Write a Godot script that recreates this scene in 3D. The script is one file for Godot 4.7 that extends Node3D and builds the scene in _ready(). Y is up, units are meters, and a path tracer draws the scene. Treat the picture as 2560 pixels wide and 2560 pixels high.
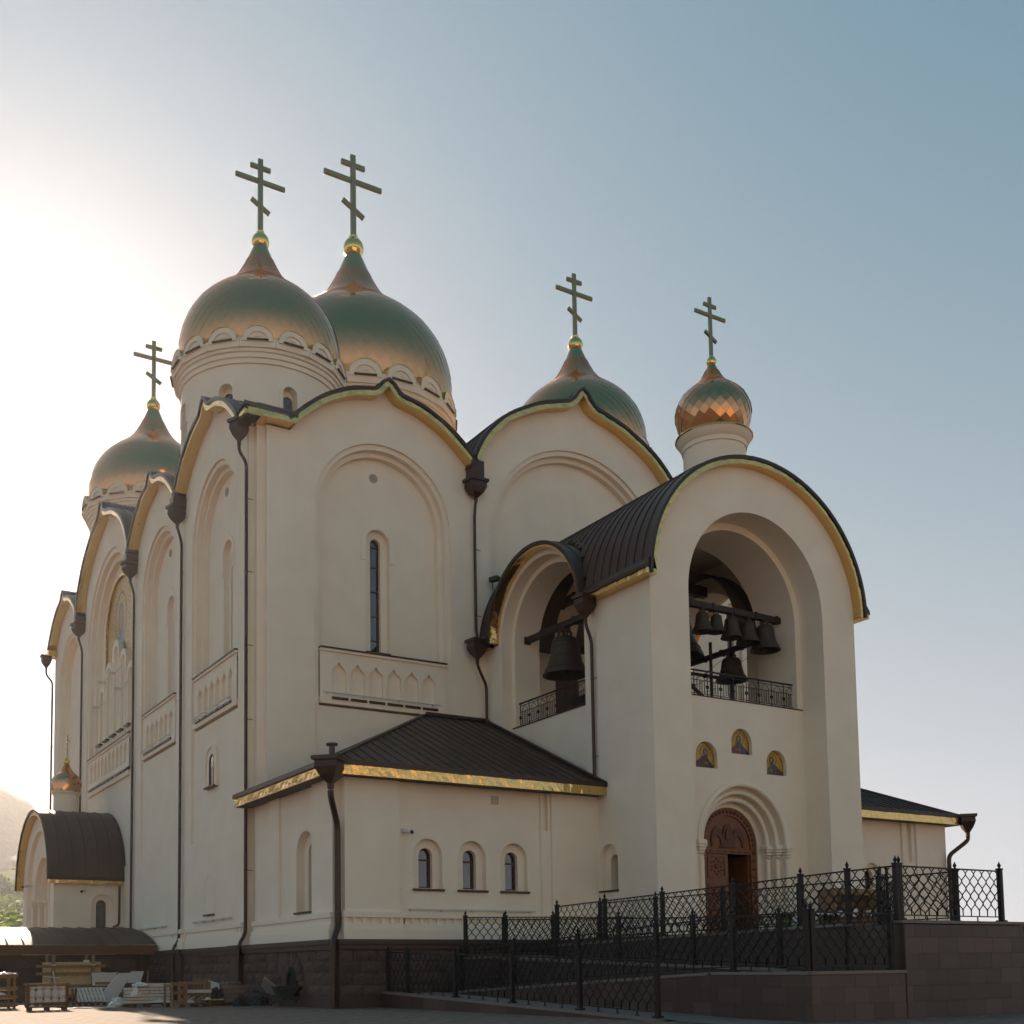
extends Node3D
# A white cathedral with gilded domes seen against the sun, its ramp and terrace, and the builders' clutter by its wall.

const UP := Vector3.UP
var M := {}
var rng := RandomNumberGenerator.new()
var world_built := {}
var counts := {}

# ---------------------------------------------------------------- geometry helpers
class B:
	var v := PackedVector3Array()
	var n := PackedVector3Array()
	var uvs := PackedVector2Array()
	func tri(a: Vector3, b: Vector3, c: Vector3, h: Vector3) -> void:
		var g := (b - a).cross(c - a)
		if g.length_squared() < 1e-14:
			return
		g = g.normalized()
		if g.dot(h) > 0.0:
			v.append_array(PackedVector3Array([a, c, b]))
		else:
			g = -g
			v.append_array(PackedVector3Array([a, b, c]))
		n.append_array(PackedVector3Array([g, g, g]))
	func quad(a: Vector3, b: Vector3, c: Vector3, d: Vector3, h: Vector3) -> void:
		tri(a, b, c, h)
		tri(a, c, d, h)
	func tri_n(a: Vector3, b: Vector3, c: Vector3, na: Vector3, nb: Vector3, nc: Vector3) -> void:
		var g := (b - a).cross(c - a)
		if g.length_squared() < 1e-14:
			return
		if g.dot(na + nb + nc) > 0.0:
			v.append_array(PackedVector3Array([a, c, b]))
			n.append_array(PackedVector3Array([na, nc, nb]))
		else:
			v.append_array(PackedVector3Array([a, b, c]))
			n.append_array(PackedVector3Array([na, nb, nc]))
	func quad_n(a: Vector3, b: Vector3, c: Vector3, d: Vector3, na: Vector3, nb: Vector3, nc: Vector3, nd: Vector3) -> void:
		tri_n(a, b, c, na, nb, nc)
		tri_n(a, c, d, na, nc, nd)
	func box(c: Vector3, s: Vector3, t := Basis(), ch := 0.0) -> void:
		# a box of full size s, its upright and lying edges chamfered by ch
		var h := s * 0.5
		if ch <= 0.0:
			for k in 3:
				for q in [-1.0, 1.0]:
					var a := Vector3(); a[k] = q
					var i := (k + 1) % 3
					var j := (k + 2) % 3
					var p := []
					for w in [[-1, -1], [1, -1], [1, 1], [-1, 1]]:
						var e := Vector3(); e[k] = q * h[k]; e[i] = w[0] * h[i]; e[j] = w[1] * h[j]
						p.append(c + t * e)
					quad(p[0], p[1], p[2], p[3], t * a)
			return
		for k in 3:
			var i := (k + 1) % 3
			var j := (k + 2) % 3
			for q in [-1.0, 1.0]:
				var a := Vector3(); a[k] = q
				var p := []
				for w in [[-1, -1], [1, -1], [1, 1], [-1, 1]]:
					var e := Vector3(); e[k] = q * h[k]; e[i] = w[0] * (h[i] - ch); e[j] = w[1] * (h[j] - ch)
					p.append(c + t * e)
				quad(p[0], p[1], p[2], p[3], t * a)
				for r in [-1.0, 1.0]:   # chamfer between face k,q and face i,r
					var nn := Vector3(); nn[k] = q; nn[i] = r
					var e0 := Vector3(); e0[k] = q * h[k]; e0[i] = r * (h[i] - ch); e0[j] = -(h[j] - ch)
					var e1 := e0; e1[j] = h[j] - ch
					var f0 := Vector3(); f0[k] = q * (h[k] - ch); f0[i] = r * h[i]; f0[j] = -(h[j] - ch)
					var f1 := f0; f1[j] = h[j] - ch
					quad(c + t * e0, c + t * e1, c + t * f1, c + t * f0, t * nn)
					if k == 0:
						for z in [-1.0, 1.0]:
							var g0 := Vector3(q * h.x, r * (h.y - ch), z * (h.z - ch))
							var g1 := Vector3(q * (h.x - ch), r * h.y, z * (h.z - ch))
							var g2 := Vector3(q * (h.x - ch), r * (h.y - ch), z * h.z)
							tri(c + t * g0, c + t * g1, c + t * g2, t * Vector3(q, r, z))
	func bar(a: Vector3, b: Vector3, w: float, hgt: float, up := Vector3.UP, ch := 0.0) -> void:
		var z := (b - a).normalized()
		var x := up.cross(z)
		x = Vector3.RIGHT if x.length() < 1e-4 else x.normalized()
		box((a + b) * 0.5, Vector3(w, hgt, a.distance_to(b)), Basis(x, z.cross(x), z), ch)
	func tube(p: Array, r: float, k := 8, caps := true) -> void:
		var rings := []
		var nrms := []
		var x := Vector3.ZERO
		for i in p.size():
			var t: Vector3 = ((p[min(i + 1, p.size() - 1)] as Vector3) - (p[max(i - 1, 0)] as Vector3)).normalized()
			if i == 0:
				x = t.cross(Vector3(0.31, 0.2, 0.93))
				if x.length() < 0.1:
					x = t.cross(Vector3.RIGHT)
			x = (x - t * x.dot(t)).normalized()
			var y := t.cross(x)
			var ring := []
			var nr := []
			for j in k:
				var a := TAU * j / k
				var d := x * cos(a) + y * sin(a)
				nr.append(d)
				ring.append(p[i] + d * r)
			rings.append(ring)
			nrms.append(nr)
		for i in p.size() - 1:
			for j in k:
				var m := (j + 1) % k
				quad_n(rings[i][j], rings[i][m], rings[i + 1][m], rings[i + 1][j], nrms[i][j], nrms[i][m], nrms[i + 1][m], nrms[i + 1][j])
		if caps:
			for e in [0, p.size() - 1]:
				var o: Vector3 = p[e]
				var q: Vector3 = p[1] if e == 0 else p[e - 1]
				for j in k:
					tri(o, rings[e][j], rings[e][(j + 1) % k], o - q)
	func lathe(o: Vector3, prof: Array, k := 32, t := Basis(), a0 := 0.0, a1 := TAU) -> void:
		# prof: Vector2(radius, height) from below upwards or the other way
		var m := prof.size()
		var sn := []
		for i in m - 1:
			var d: Vector2 = prof[i + 1] - prof[i]
			sn.append(Vector2(d.y, -d.x).normalized())
		for i in m - 1:
			var n0: Vector2 = sn[i]
			var n1: Vector2 = sn[i]
			if i > 0 and (sn[i - 1] as Vector2).dot(sn[i]) > 0.75:
				n0 = ((sn[i - 1] as Vector2) + sn[i]).normalized()
			if i < m - 2 and (sn[i + 1] as Vector2).dot(sn[i]) > 0.75:
				n1 = ((sn[i + 1] as Vector2) + sn[i]).normalized()
			for j in k:
				var b0 := a0 + (a1 - a0) * j / k
				var b1 := a0 + (a1 - a0) * (j + 1) / k
				var e0 := Vector3(sin(b0), 0, cos(b0))
				var e1 := Vector3(sin(b1), 0, cos(b1))
				var p: Vector2 = prof[i]
				var q: Vector2 = prof[i + 1]
				quad_n(o + t * (e0 * p.x + Vector3.UP * p.y), o + t * (e1 * p.x + Vector3.UP * p.y), o + t * (e1 * q.x + Vector3.UP * q.y), o + t * (e0 * q.x + Vector3.UP * q.y),
					t * (e0 * n0.x + Vector3.UP * n0.y), t * (e1 * n0.x + Vector3.UP * n0.y), t * (e1 * n1.x + Vector3.UP * n1.y), t * (e0 * n1.x + Vector3.UP * n1.y))
	func prism(poly: PackedVector2Array, f: F, d0: float, d1: float) -> void:
		var ids := Geometry2D.triangulate_polygon(poly)
		for s in [[d0, -1.0], [d1, 1.0]]:
			for i in range(0, ids.size(), 3):
				tri(f.p(poly[ids[i]].x, poly[ids[i]].y, s[0]), f.p(poly[ids[i + 1]].x, poly[ids[i + 1]].y, s[0]), f.p(poly[ids[i + 2]].x, poly[ids[i + 2]].y, s[0]), f.nn(poly[0].x) * s[1] * sign(d1 - d0))
		var area := 0.0
		for i in poly.size():
			var a := poly[i]
			var b := poly[(i + 1) % poly.size()]
			area += a.x * b.y - b.x * a.y
		for i in poly.size():
			var a := poly[i]
			var b := poly[(i + 1) % poly.size()]
			var e = (b - a).normalized() * sign(area)
			quad(f.p(a.x, a.y, d0), f.p(b.x, b.y, d0), f.p(b.x, b.y, d1), f.p(a.x, a.y, d1), f.dir(a.x) * e.y - Vector3.UP * e.x)
	func mesh() -> ArrayMesh:
		var arr := []
		arr.resize(Mesh.ARRAY_MAX)
		arr[Mesh.ARRAY_VERTEX] = v
		arr[Mesh.ARRAY_NORMAL] = n
		if uvs.size() == v.size():
			arr[Mesh.ARRAY_TEX_UV] = uvs
		var m := ArrayMesh.new()
		if v.size() > 0:
			m.add_surface_from_arrays(Mesh.PRIMITIVE_TRIANGLES, arr)
		return m
	func planar_uv(f: F, u0: float, v0: float, du: float, dv: float) -> void:
		uvs.resize(v.size())
		for i in v.size():
			var q := v[i] - f.o
			uvs[i] = Vector2((q.dot(f.u) - u0) / du, 1.0 - (v[i].y - f.o.y - v0) / dv)

# a wall's own axes: u along it, v up, d out of it; round walls too
class F:
	var o: Vector3
	var u: Vector3
	var n: Vector3
	var r := 0.0
	var a0 := 0.0
	func _init(oo: Vector3, uu := Vector3.RIGHT, rr := 0.0, aa := 0.0) -> void:
		o = oo; u = uu; n = uu.cross(Vector3.UP); r = rr; a0 = aa
	func p(a: float, b: float, d: float) -> Vector3:
		if r > 0.0:
			var t := a / r + a0
			return o + Vector3(sin(t), 0, cos(t)) * (r + d) + Vector3.UP * b
		return o + u * a + Vector3.UP * b + n * d
	func nn(a: float) -> Vector3:
		if r > 0.0:
			var t := a / r + a0
			return Vector3(sin(t), 0, cos(t))
		return n
	func dir(a: float) -> Vector3:
		if r > 0.0:
			var t := a / r + a0
			return Vector3(cos(t), 0, -sin(t))
		return u

# an upright shape whose every vertical cut is one stretch
class S:
	var lo: PackedVector2Array
	var hi: PackedVector2Array
	func _init(l: PackedVector2Array, h: PackedVector2Array) -> void:
		lo = l; hi = h
	func u0() -> float: return hi[0].x
	func u1() -> float: return hi[hi.size() - 1].x
	static func at(l: PackedVector2Array, x: float) -> float:
		if x <= l[0].x:
			return l[0].y
		for i in range(1, l.size()):
			if x <= l[i].x:
				var k := (x - l[i - 1].x) / maxf(l[i].x - l[i - 1].x, 1e-9)
				return lerpf(l[i - 1].y, l[i].y, k)
		return l[l.size() - 1].y

func rect(a: float, b: float, c: float, d: float) -> S:
	return S.new(PackedVector2Array([Vector2(a, c), Vector2(b, c)]), PackedVector2Array([Vector2(a, d), Vector2(b, d)]))

func arch(c: float, w: float, base: float, spring: float, rise := -1.0, k := 20, tip := 0.0) -> S:
	var h := PackedVector2Array()
	var r := w if rise < 0.0 else rise
	for i in k + 1:
		var t := PI * i / k
		var x := -cos(t)
		var y := sin(t) * r + tip * pow(maxf(0.0, 1.0 - absf(x) / 0.55), 1.7)
		h.append(Vector2(c + x * w, spring + y))
	return S.new(PackedVector2Array([Vector2(c - w, base), Vector2(c + w, base)]), h)

func face(b: B, f: F, s: S, holes: Array, d: float, step := 0.0) -> void:
	var us := []
	for q in [s] + holes:
		for l in [q.lo, q.hi]:
			for p in l:
				us.append(p.x)
	if step > 0.0:
		var x := s.u0()
		while x < s.u1():
			us.append(x); x += step
	us.sort()
	var prev := s.u0()
	for x in us:
		if x <= prev + 1e-5 or x > s.u1() + 1e-5:
			continue
		var a: float = prev + 1e-6
		var e: float = x - 1e-6
		var m := (a + e) * 0.5
		var act := []
		for h in holes:
			if m > h.u0() and m < h.u1():
				act.append(h)
		act.sort_custom(func(p, q): return S.at(p.lo, m) < S.at(q.lo, m))
		var la := S.at(s.lo, a)
		var le := S.at(s.lo, e)
		for h in act + [null]:
			var ta := S.at(s.hi, a) if h == null else S.at(h.lo, a)
			var te := S.at(s.hi, e) if h == null else S.at(h.lo, e)
			if ta > la + 1e-5 or te > le + 1e-5:
				var na := f.nn(prev)
				var ne := f.nn(x)
				b.quad_n(f.p(prev, la, d), f.p(x, le, d), f.p(x, te, d), f.p(prev, ta, d), na, ne, ne, na)
			if h != null:
				la = S.at(h.hi, a)
				le = S.at(h.hi, e)
		prev = x

func reveal(b: B, f: F, s: S, d0: float, d1: float, out := false, foot := true) -> void:
	# the sides of a recess; with out, the sides of a piece that stands proud
	var g := -1.0 if out else 1.0
	for l in [[s.hi, -1.0], [s.lo, 1.0]]:
		if not foot and l[1] > 0.0:
			continue
		var q: PackedVector2Array = l[0]
		for i in q.size() - 1:
			var e := (q[i + 1] - q[i]).normalized()
			var hn: Vector3 = (f.dir(q[i].x) * -e.y + UP * e.x) * l[1] * g
			b.quad(f.p(q[i].x, q[i].y, d0), f.p(q[i + 1].x, q[i + 1].y, d0), f.p(q[i + 1].x, q[i + 1].y, d1), f.p(q[i].x, q[i].y, d1), hn)
	for e in [[s.u0(), s.lo[0].y, s.hi[0].y, 1.0], [s.u1(), s.lo[s.lo.size() - 1].y, s.hi[s.hi.size() - 1].y, -1.0]]:
		if e[2] > e[1] + 1e-4:
			b.quad(f.p(e[0], e[1], d0), f.p(e[0], e[2], d0), f.p(e[0], e[2], d1), f.p(e[0], e[1], d1), f.dir(e[0]) * e[3] * g)

func slab(b: B, f: F, s: S, d0: float, d1: float, holes := []) -> void:
	face(b, f, s, holes, d1)
	var open := false
	for h in holes:
		var low: bool = h.lo[0].y < s.lo[0].y + 0.03
		open = open or low
		reveal(b, f, h, d1, d0, false, not low)
		if low:
			for e in [[s.u0(), h.u0()], [h.u1(), s.u1()]]:
				b.quad(f.p(e[0], s.lo[0].y, d0), f.p(e[1], s.lo[0].y, d0), f.p(e[1], s.lo[0].y, d1), f.p(e[0], s.lo[0].y, d1), Vector3.DOWN)
	reveal(b, f, s, d0, d1, true, not open)

func wall(b: B, f: F, s: S, niches: Array, step := 0.0, open := false) -> void:
	# niches: each an Array of [shape, depth], one set into the other; the last face is left out when the niche ends with null
	var first := []
	for q in niches:
		first.append(q[0][0])
	face(b, f, s, first, 0.0, step)
	for q in niches:
		var d := 0.0
		for i in q.size():
			if q[i] == null:
				break
			reveal(b, f, q[i][0], d, q[i][1])
			d = q[i][1]
			if i + 1 < q.size():
				if q[i + 1] != null:
					face(b, f, q[i][0], [q[i + 1][0]], d, step)
			else:
				face(b, f, q[i][0], [], d, step)

func fbox(b: B, f: F, u0: float, u1: float, v0: float, v1: float, d0: float, d1: float) -> void:
	slab(b, f, rect(u0, u1, v0, v1), d0, d1)

func offset_line(p: PackedVector2Array, t: float, c: Vector2) -> PackedVector2Array:
	var q := PackedVector2Array()
	for i in p.size():
		var a := Vector2.ZERO
		if i > 0:
			a += (p[i] - p[i - 1]).normalized()
		if i < p.size() - 1:
			a += (p[i + 1] - p[i]).normalized()
		a = a.normalized()
		var m := Vector2(-a.y, a.x)
		if m.dot(p[i] - c) < 0.0:
			m = -m
		q.append(p[i] + m * t)
	return q

func sub(p: PackedVector2Array, i: int, j: int) -> PackedVector2Array:
	return p.slice(i, j + 1)

func band(b: B, f: F, p: PackedVector2Array, q: PackedVector2Array, d: float) -> void:
	for i in p.size() - 1:
		b.quad(f.p(p[i].x, p[i].y, d), f.p(p[i + 1].x, p[i + 1].y, d), f.p(q[i + 1].x, q[i + 1].y, d), f.p(q[i].x, q[i].y, d), f.n)

func extr(b: B, f: F, p: PackedVector2Array, d0: float, d1: float, c: Vector2, side: float) -> void:
	# a sheet along the line p from depth d0 to d1; side 1 faces away from c, -1 towards it
	var nr := []
	for i in p.size():
		var a := Vector2.ZERO
		if i > 0:
			a += (p[i] - p[i - 1]).normalized()
		if i < p.size() - 1:
			a += (p[i + 1] - p[i]).normalized()
		a = a.normalized()
		var m := Vector2(-a.y, a.x)
		if m.dot(p[i] - c) * side < 0.0:
			m = -m
		nr.append(f.u * m.x + UP * m.y)
	for i in p.size() - 1:
		b.quad_n(f.p(p[i].x, p[i].y, d0), f.p(p[i + 1].x, p[i + 1].y, d0), f.p(p[i + 1].x, p[i + 1].y, d1), f.p(p[i].x, p[i].y, d1), nr[i], nr[i + 1], nr[i + 1], nr[i])

func smooth_half(h: Array, k := 4) -> PackedVector2Array:
	var q := PackedVector2Array()
	for i in h.size() - 1:
		for j in k:
			var a: Vector2 = h[max(i - 1, 0)]
			var b: Vector2 = h[i]
			var c: Vector2 = h[i + 1]
			var d: Vector2 = h[min(i + 2, h.size() - 1)]
			q.append(b.cubic_interpolate(c, a, d, float(j) / k))
	q.append(h[h.size() - 1])
	return q

func full_line(h: Array, c: float, sx := 1.0, k := 4) -> PackedVector2Array:
	# a half profile (0 = the top) mirrored round c
	var s := smooth_half(h, k)
	var q := PackedVector2Array()
	for i in range(s.size() - 1, 0, -1):
		q.append(Vector2(c - s[i].x * sx, s[i].y))
	for p in s:
		q.append(Vector2(c + p.x * sx, p.y))
	return q

# ---------------------------------------------------------------- scene helpers
func numbered(nm: String) -> String:
	var k: int = counts.get(nm, 0)
	counts[nm] = k + 1
	return nm if k == 0 else "%s_%03d" % [nm, k]

func thing(nm: String, label: String, cat: String, at := Vector3.ZERO, group := "", turn := 0.0) -> Node3D:
	var o := Node3D.new()
	o.name = numbered(nm)
	add_child(o)
	o.position = at
	o.rotation.y = turn
	o.set_meta("label", label)
	o.set_meta("category", cat)
	if group:
		o.set_meta("group", group)
	return o

func part(par: Node3D, nm: String, b: B, m: Material, label := "") -> MeshInstance3D:
	return place(par, nm, b.mesh(), m, label)

func place(par: Node3D, nm: String, mesh: Mesh, m: Material, label := "") -> MeshInstance3D:
	var o := MeshInstance3D.new()
	o.name = nm
	o.mesh = mesh
	o.material_override = m
	if par.has_meta("world_built"):
		o.position = -par.position
	par.add_child(o, true)
	if label:
		o.set_meta("label", label)
	return o

func struct(nm: String, b: B, m: Material) -> MeshInstance3D:
	var o := MeshInstance3D.new()
	o.name = nm
	o.mesh = b.mesh()
	o.material_override = m
	o.set_meta("kind", "structure")
	add_child(o)
	return o

func in_world(o: Node3D) -> Node3D:
	o.set_meta("world_built", true)
	return o

func lin(r: float, g: float, bl: float) -> Color:
	return Color(r, g, bl).linear_to_srgb()

func noise_tex(seed_: int, freq: float, c0: Color, c1: Color, size := 512, oct := 4, c_mid = null) -> NoiseTexture2D:
	var t := NoiseTexture2D.new()
	var nz := FastNoiseLite.new()
	nz.seed = seed_
	nz.frequency = freq
	nz.fractal_octaves = oct
	t.noise = nz
	t.width = size
	t.height = size
	t.seamless = true
	var g := Gradient.new()
	g.set_color(0, c0)
	g.set_color(1, c1)
	if c_mid != null:
		g.add_point(0.5, c_mid)
	t.color_ramp = g
	return t

func bump_tex(seed_: int, freq: float, size := 512, cellular := false) -> NoiseTexture2D:
	var t := NoiseTexture2D.new()
	var nz := FastNoiseLite.new()
	nz.seed = seed_
	nz.frequency = freq
	if cellular:
		nz.noise_type = FastNoiseLite.TYPE_CELLULAR
	t.noise = nz
	t.width = size
	t.height = size
	t.seamless = true
	return t

func mat(nm: String, c: Color, rough: float, metal := 0.0, tex: Texture2D = null, scale := 0.25, bump: Texture2D = null, bump_cm := 0.5) -> StandardMaterial3D:
	var m := StandardMaterial3D.new()
	m.resource_name = nm
	m.albedo_color = c
	m.roughness = rough
	m.metallic = metal
	if tex:
		m.albedo_texture = tex
	if tex or bump:
		m.uv1_triplanar = true
		m.uv1_world_triplanar = true
		m.uv1_scale = Vector3.ONE * scale
	if bump:
		m.heightmap_enabled = true
		m.heightmap_texture = bump
		m.heightmap_scale = bump_cm
	M[nm] = m
	return m

func materials() -> void:
	mat("plaster", Color.WHITE, 0.92, 0.0, noise_tex(3, 0.006, lin(0.84, 0.72, 0.575), lin(0.90, 0.79, 0.645), 512, 5), 0.11, bump_tex(8, 0.05), 0.5)
	mat("plaster_trim", lin(0.87, 0.76, 0.62), 0.9)
	mat("roof", Color.WHITE, 0.5, 0.1, noise_tex(5, 0.01, lin(0.052, 0.030, 0.022), lin(0.078, 0.047, 0.036), 256), 0.2)
	mat("roof_trim", lin(0.040, 0.024, 0.018), 0.4, 0.2)
	mat("pipe", lin(0.052, 0.026, 0.017), 0.38, 0.15)
	mat("soffit_board", lin(0.055, 0.033, 0.022), 0.6)
	mat("brass", lin(0.70, 0.48, 0.19), 0.16, 1.0, null, 0.5, bump_tex(21, 0.012, 256), 3.0)
	M.brass.uv1_scale = Vector3.ONE * 0.35
	mat("gold", lin(0.56, 0.315, 0.165), 0.16, 1.0)
	mat("gold_plain", lin(0.82, 0.56, 0.20), 0.07, 1.0)
	mat("cross_gold", lin(0.34, 0.25, 0.14), 0.3, 1.0)
	mat("granite_rough", Color.WHITE, 0.88, 0.0, noise_tex(11, 0.03, lin(0.085, 0.054, 0.044), lin(0.150, 0.100, 0.080), 512, 5), 0.5, bump_tex(12, 0.03), 6.0)
	mat("granite_rough_dark", Color.WHITE, 0.88, 0.0, noise_tex(13, 0.03, lin(0.065, 0.040, 0.033), lin(0.115, 0.074, 0.060), 512, 5), 0.5, bump_tex(12, 0.03), 6.0)
	mat("granite", Color.WHITE, 0.55, 0.0, noise_tex(14, 0.08, lin(0.048, 0.029, 0.023), lin(0.086, 0.053, 0.042), 512, 5), 0.5)
	mat("granite_tile_a", Color.WHITE, 0.45, 0.0, noise_tex(15, 0.09, lin(0.060, 0.034, 0.026), lin(0.098, 0.057, 0.044), 512, 5), 0.5)
	mat("granite_tile_b", Color.WHITE, 0.45, 0.0, noise_tex(16, 0.09, lin(0.048, 0.027, 0.021), lin(0.080, 0.046, 0.036), 512, 5), 0.5)
	mat("granite_tile_c", Color.WHITE, 0.45, 0.0, noise_tex(17, 0.09, lin(0.074, 0.043, 0.034), lin(0.120, 0.070, 0.055), 512, 5), 0.5)
	mat("ledge", Color.WHITE, 0.6, 0.0, noise_tex(18, 0.08, lin(0.16, 0.125, 0.11), lin(0.22, 0.18, 0.16), 256, 5), 0.5)
	mat("paving", Color.WHITE, 0.85, 0.0, null, 0.5)
	mat("iron", lin(0.016, 0.012, 0.011), 0.5, 0.3)
	mat("bronze", lin(0.075, 0.052, 0.036), 0.5, 0.5)
	mat("beam", lin(0.020, 0.013, 0.010), 0.6)
	mat("frame", lin(0.085, 0.026, 0.013), 0.4)
	mat("glass", lin(0.012, 0.014, 0.017), 0.03)
	M.glass.metallic_specular = 1.0
	M.glass.clearcoat_enabled = true
	M.glass.clearcoat = 1.0
	M.glass.clearcoat_roughness = 0.02
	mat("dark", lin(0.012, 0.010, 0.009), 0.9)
	mat("door_wood", Color.WHITE, 0.5, 0.0, noise_tex(31, 0.02, lin(0.16, 0.050, 0.016), lin(0.23, 0.080, 0.028), 256, 4), 0.5)
	mat("door_carving", lin(0.10, 0.030, 0.012), 0.5)
	mat("wood", Color.WHITE, 0.8, 0.0, noise_tex(32, 0.04, lin(0.20, 0.115, 0.055), lin(0.32, 0.20, 0.105), 256, 4), 0.9)
	mat("wood_dark", Color.WHITE, 0.8, 0.0, noise_tex(33, 0.04, lin(0.10, 0.052, 0.024), lin(0.17, 0.092, 0.045), 256, 4), 0.9)
	mat("plywood", Color.WHITE, 0.75, 0.0, noise_tex(34, 0.02, lin(0.46, 0.33, 0.15), lin(0.58, 0.43, 0.22), 256, 4), 0.6)
	mat("white_stone", Color.WHITE, 0.7, 0.0, noise_tex(35, 0.03, lin(0.50, 0.44, 0.38), lin(0.66, 0.60, 0.53), 256, 4), 0.6)
	mat("sheet_white", lin(0.62, 0.62, 0.60), 0.4)
	mat("film", lin(0.66, 0.66, 0.63), 0.25)
	mat("stone_brown", Color.WHITE, 0.7, 0.0, noise_tex(36, 0.05, lin(0.17, 0.105, 0.082), lin(0.25, 0.165, 0.13), 256, 4), 0.6)
	mat("steel", lin(0.34, 0.36, 0.36), 0.35, 0.8)
	mat("steel_dark", lin(0.05, 0.06, 0.055), 0.45, 0.3)
	mat("rubber", lin(0.020, 0.018, 0.017), 0.8)
	mat("rim_paint", lin(0.28, 0.17, 0.10), 0.6)
	mat("lamp_white", lin(0.62, 0.60, 0.55), 0.4)
	mat("grille", lin(0.42, 0.39, 0.33), 0.6)
	mat("hill", Color.WHITE, 0.95, 0.0, noise_tex(41, 0.02, lin(0.055, 0.075, 0.032), lin(0.20, 0.18, 0.09), 512, 6, lin(0.085, 0.105, 0.045)), 0.01)
	mat("leaf", lin(0.065, 0.095, 0.022), 0.8)
	M.leaf.backlight_enabled = true
	M.leaf.backlight = Color(0.5, 0.6, 0.2)
	mat("leaf_dark", lin(0.035, 0.060, 0.018), 0.8)
	mat("block_beige", lin(0.62, 0.47, 0.30), 0.9)
	mat("block_white", lin(0.70, 0.66, 0.58), 0.9)
	mat("black_plastic", lin(0.02, 0.02, 0.02), 0.5)

# ---------------------------------------------------------------- parts of the cathedral
const CX := 41.5            # the axis of the church, left to right
const XN := 20.4            # plane of the left wall
const ZN := -54.15          # plane of the front wall of the nave
const ZA := -44.05          # front of the low annexes
const XT := 34.5            # left wall of the bell tower
const ZT := -39.78          # front of the bell tower
const SMALL := [Vector2(0, 33.74), Vector2(0.3, 33.36), Vector2(0.66, 33.06), Vector2(1.2, 32.93), Vector2(2.0, 32.74), Vector2(2.6, 32.5), Vector2(3.63, 31.95), Vector2(4.5, 31.28), Vector2(5.16, 30.68), Vector2(5.62, 30.2)]
const LARGE := [Vector2(0, 36.62), Vector2(0.35, 36.08), Vector2(0.85, 35.66), Vector2(1.6, 35.42), Vector2(2.6, 35.12), Vector2(3.5, 34.75), Vector2(5.3, 33.75), Vector2(6.6, 32.5), Vector2(7.3, 31.4), Vector2(7.75, 30.2)]
var ch: Node3D
var tiles := []

func gable(f: F, p: PackedVector2Array, c: Vector2, ov: float, depth: float, seg: int, pw: float, tf := 0.28, tr := 0.2, dome_side := 0.0) -> void:
	# brass soffit and fascia in lengths, a dark metal edge, and the standing-seam roof behind it
	var p1 := offset_line(p, tf, c)
	var p2 := offset_line(p, tf + tr, c)
	var i := 0
	while i < p.size() - 1:
		var j: int = min(i + seg, p.size() - 1)
		var b := B.new()
		var e := 0.003 * ((i / seg) % 2)
		extr(b, f, sub(p, i, j), -0.02, ov + e, c, -1.0)
		band(b, f, sub(p, i, j), sub(p1, i, j), ov + e)
		part(ch, "fascia_panel", b, M.brass)
		i = j
	var b2 := B.new()
	band(b2, f, p1, p2, ov + 0.07)
	extr(b2, f, p1, ov - 0.05, ov + 0.07, c, -1.0)
	for k in [0, p.size() - 1]:      # closed ends of the overhang
		var q := (f.u * (p[k].x - c.x)).normalized()
		b2.quad(f.p(p[k].x, p[k].y, 0), f.p(p[k].x, p[k].y, ov), f.p(p2[k].x, p2[k].y, ov), f.p(p2[k].x, p2[k].y, 0), q - UP)
	part(ch, "roof_edge", b2, M.roof_trim)
	var d := ov + 0.07
	while d > -depth + 0.05:
		var e2: float = maxf(d - pw, -depth)
		var b3 := B.new()
		var q2 := p2
		var zz := absf(f.p(0, 0, (d + e2) * 0.5).z + 48.63)
		if dome_side > 0.0 and zz < 4.3:
			q2 = PackedVector2Array()
			for q in p2:
				if q.y > 19.9 + sqrt(4.3 * 4.3 - zz * zz):
					q2.append(q)
		extr(b3, f, q2, d, e2, c, 1.0)
		if d < ov:
			var p3 := offset_line(q2, 0.05, c)
			extr(b3, f, p3, d - 0.02, d + 0.02, c, 1.0)
			band(b3, f, q2, p3, d + 0.02)
		part(ch, "roof_panel", b3, M.roof)
		d = e2

func cross(par: Node3D, o: Vector3, h: float, w: float, th: float, along: Vector3, lvl: Array) -> void:
	# upright with a short top bar, the long bar and the slanting foot bar; lvl: heights of the three as shares of h
	var b := B.new()
	var z := along.cross(UP)
	b.box(o + UP * h * 0.5, Vector3(th, h, th * 0.6), Basis(along, UP, z), th * 0.08)
	for q in [[lvl[0], 0.41], [lvl[1], 1.0]]:
		for s in [-1.0, 1.0]:
			var l: float = w * q[1]
			b.box(o + UP * h * q[0] + along * s * (l + th * 0.5) * 0.5, Vector3(l - th * 0.5, th * 0.95, th * 0.56), Basis(along, UP, z), th * 0.08)
	for s in [-1.0, 1.0]:
		var l := w * 0.33
		var dirn := (along - UP * 0.55).normalized()
		b.box(o + UP * h * lvl[2] + dirn * s * (l + th * 0.25) * 0.62, Vector3(l * 1.15, th * 0.9, th * 0.55), Basis(dirn, dirn.cross(-z).normalized() * -1.0, z), th * 0.08)
	part(par, "cross", b, M.cross_gold)

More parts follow.
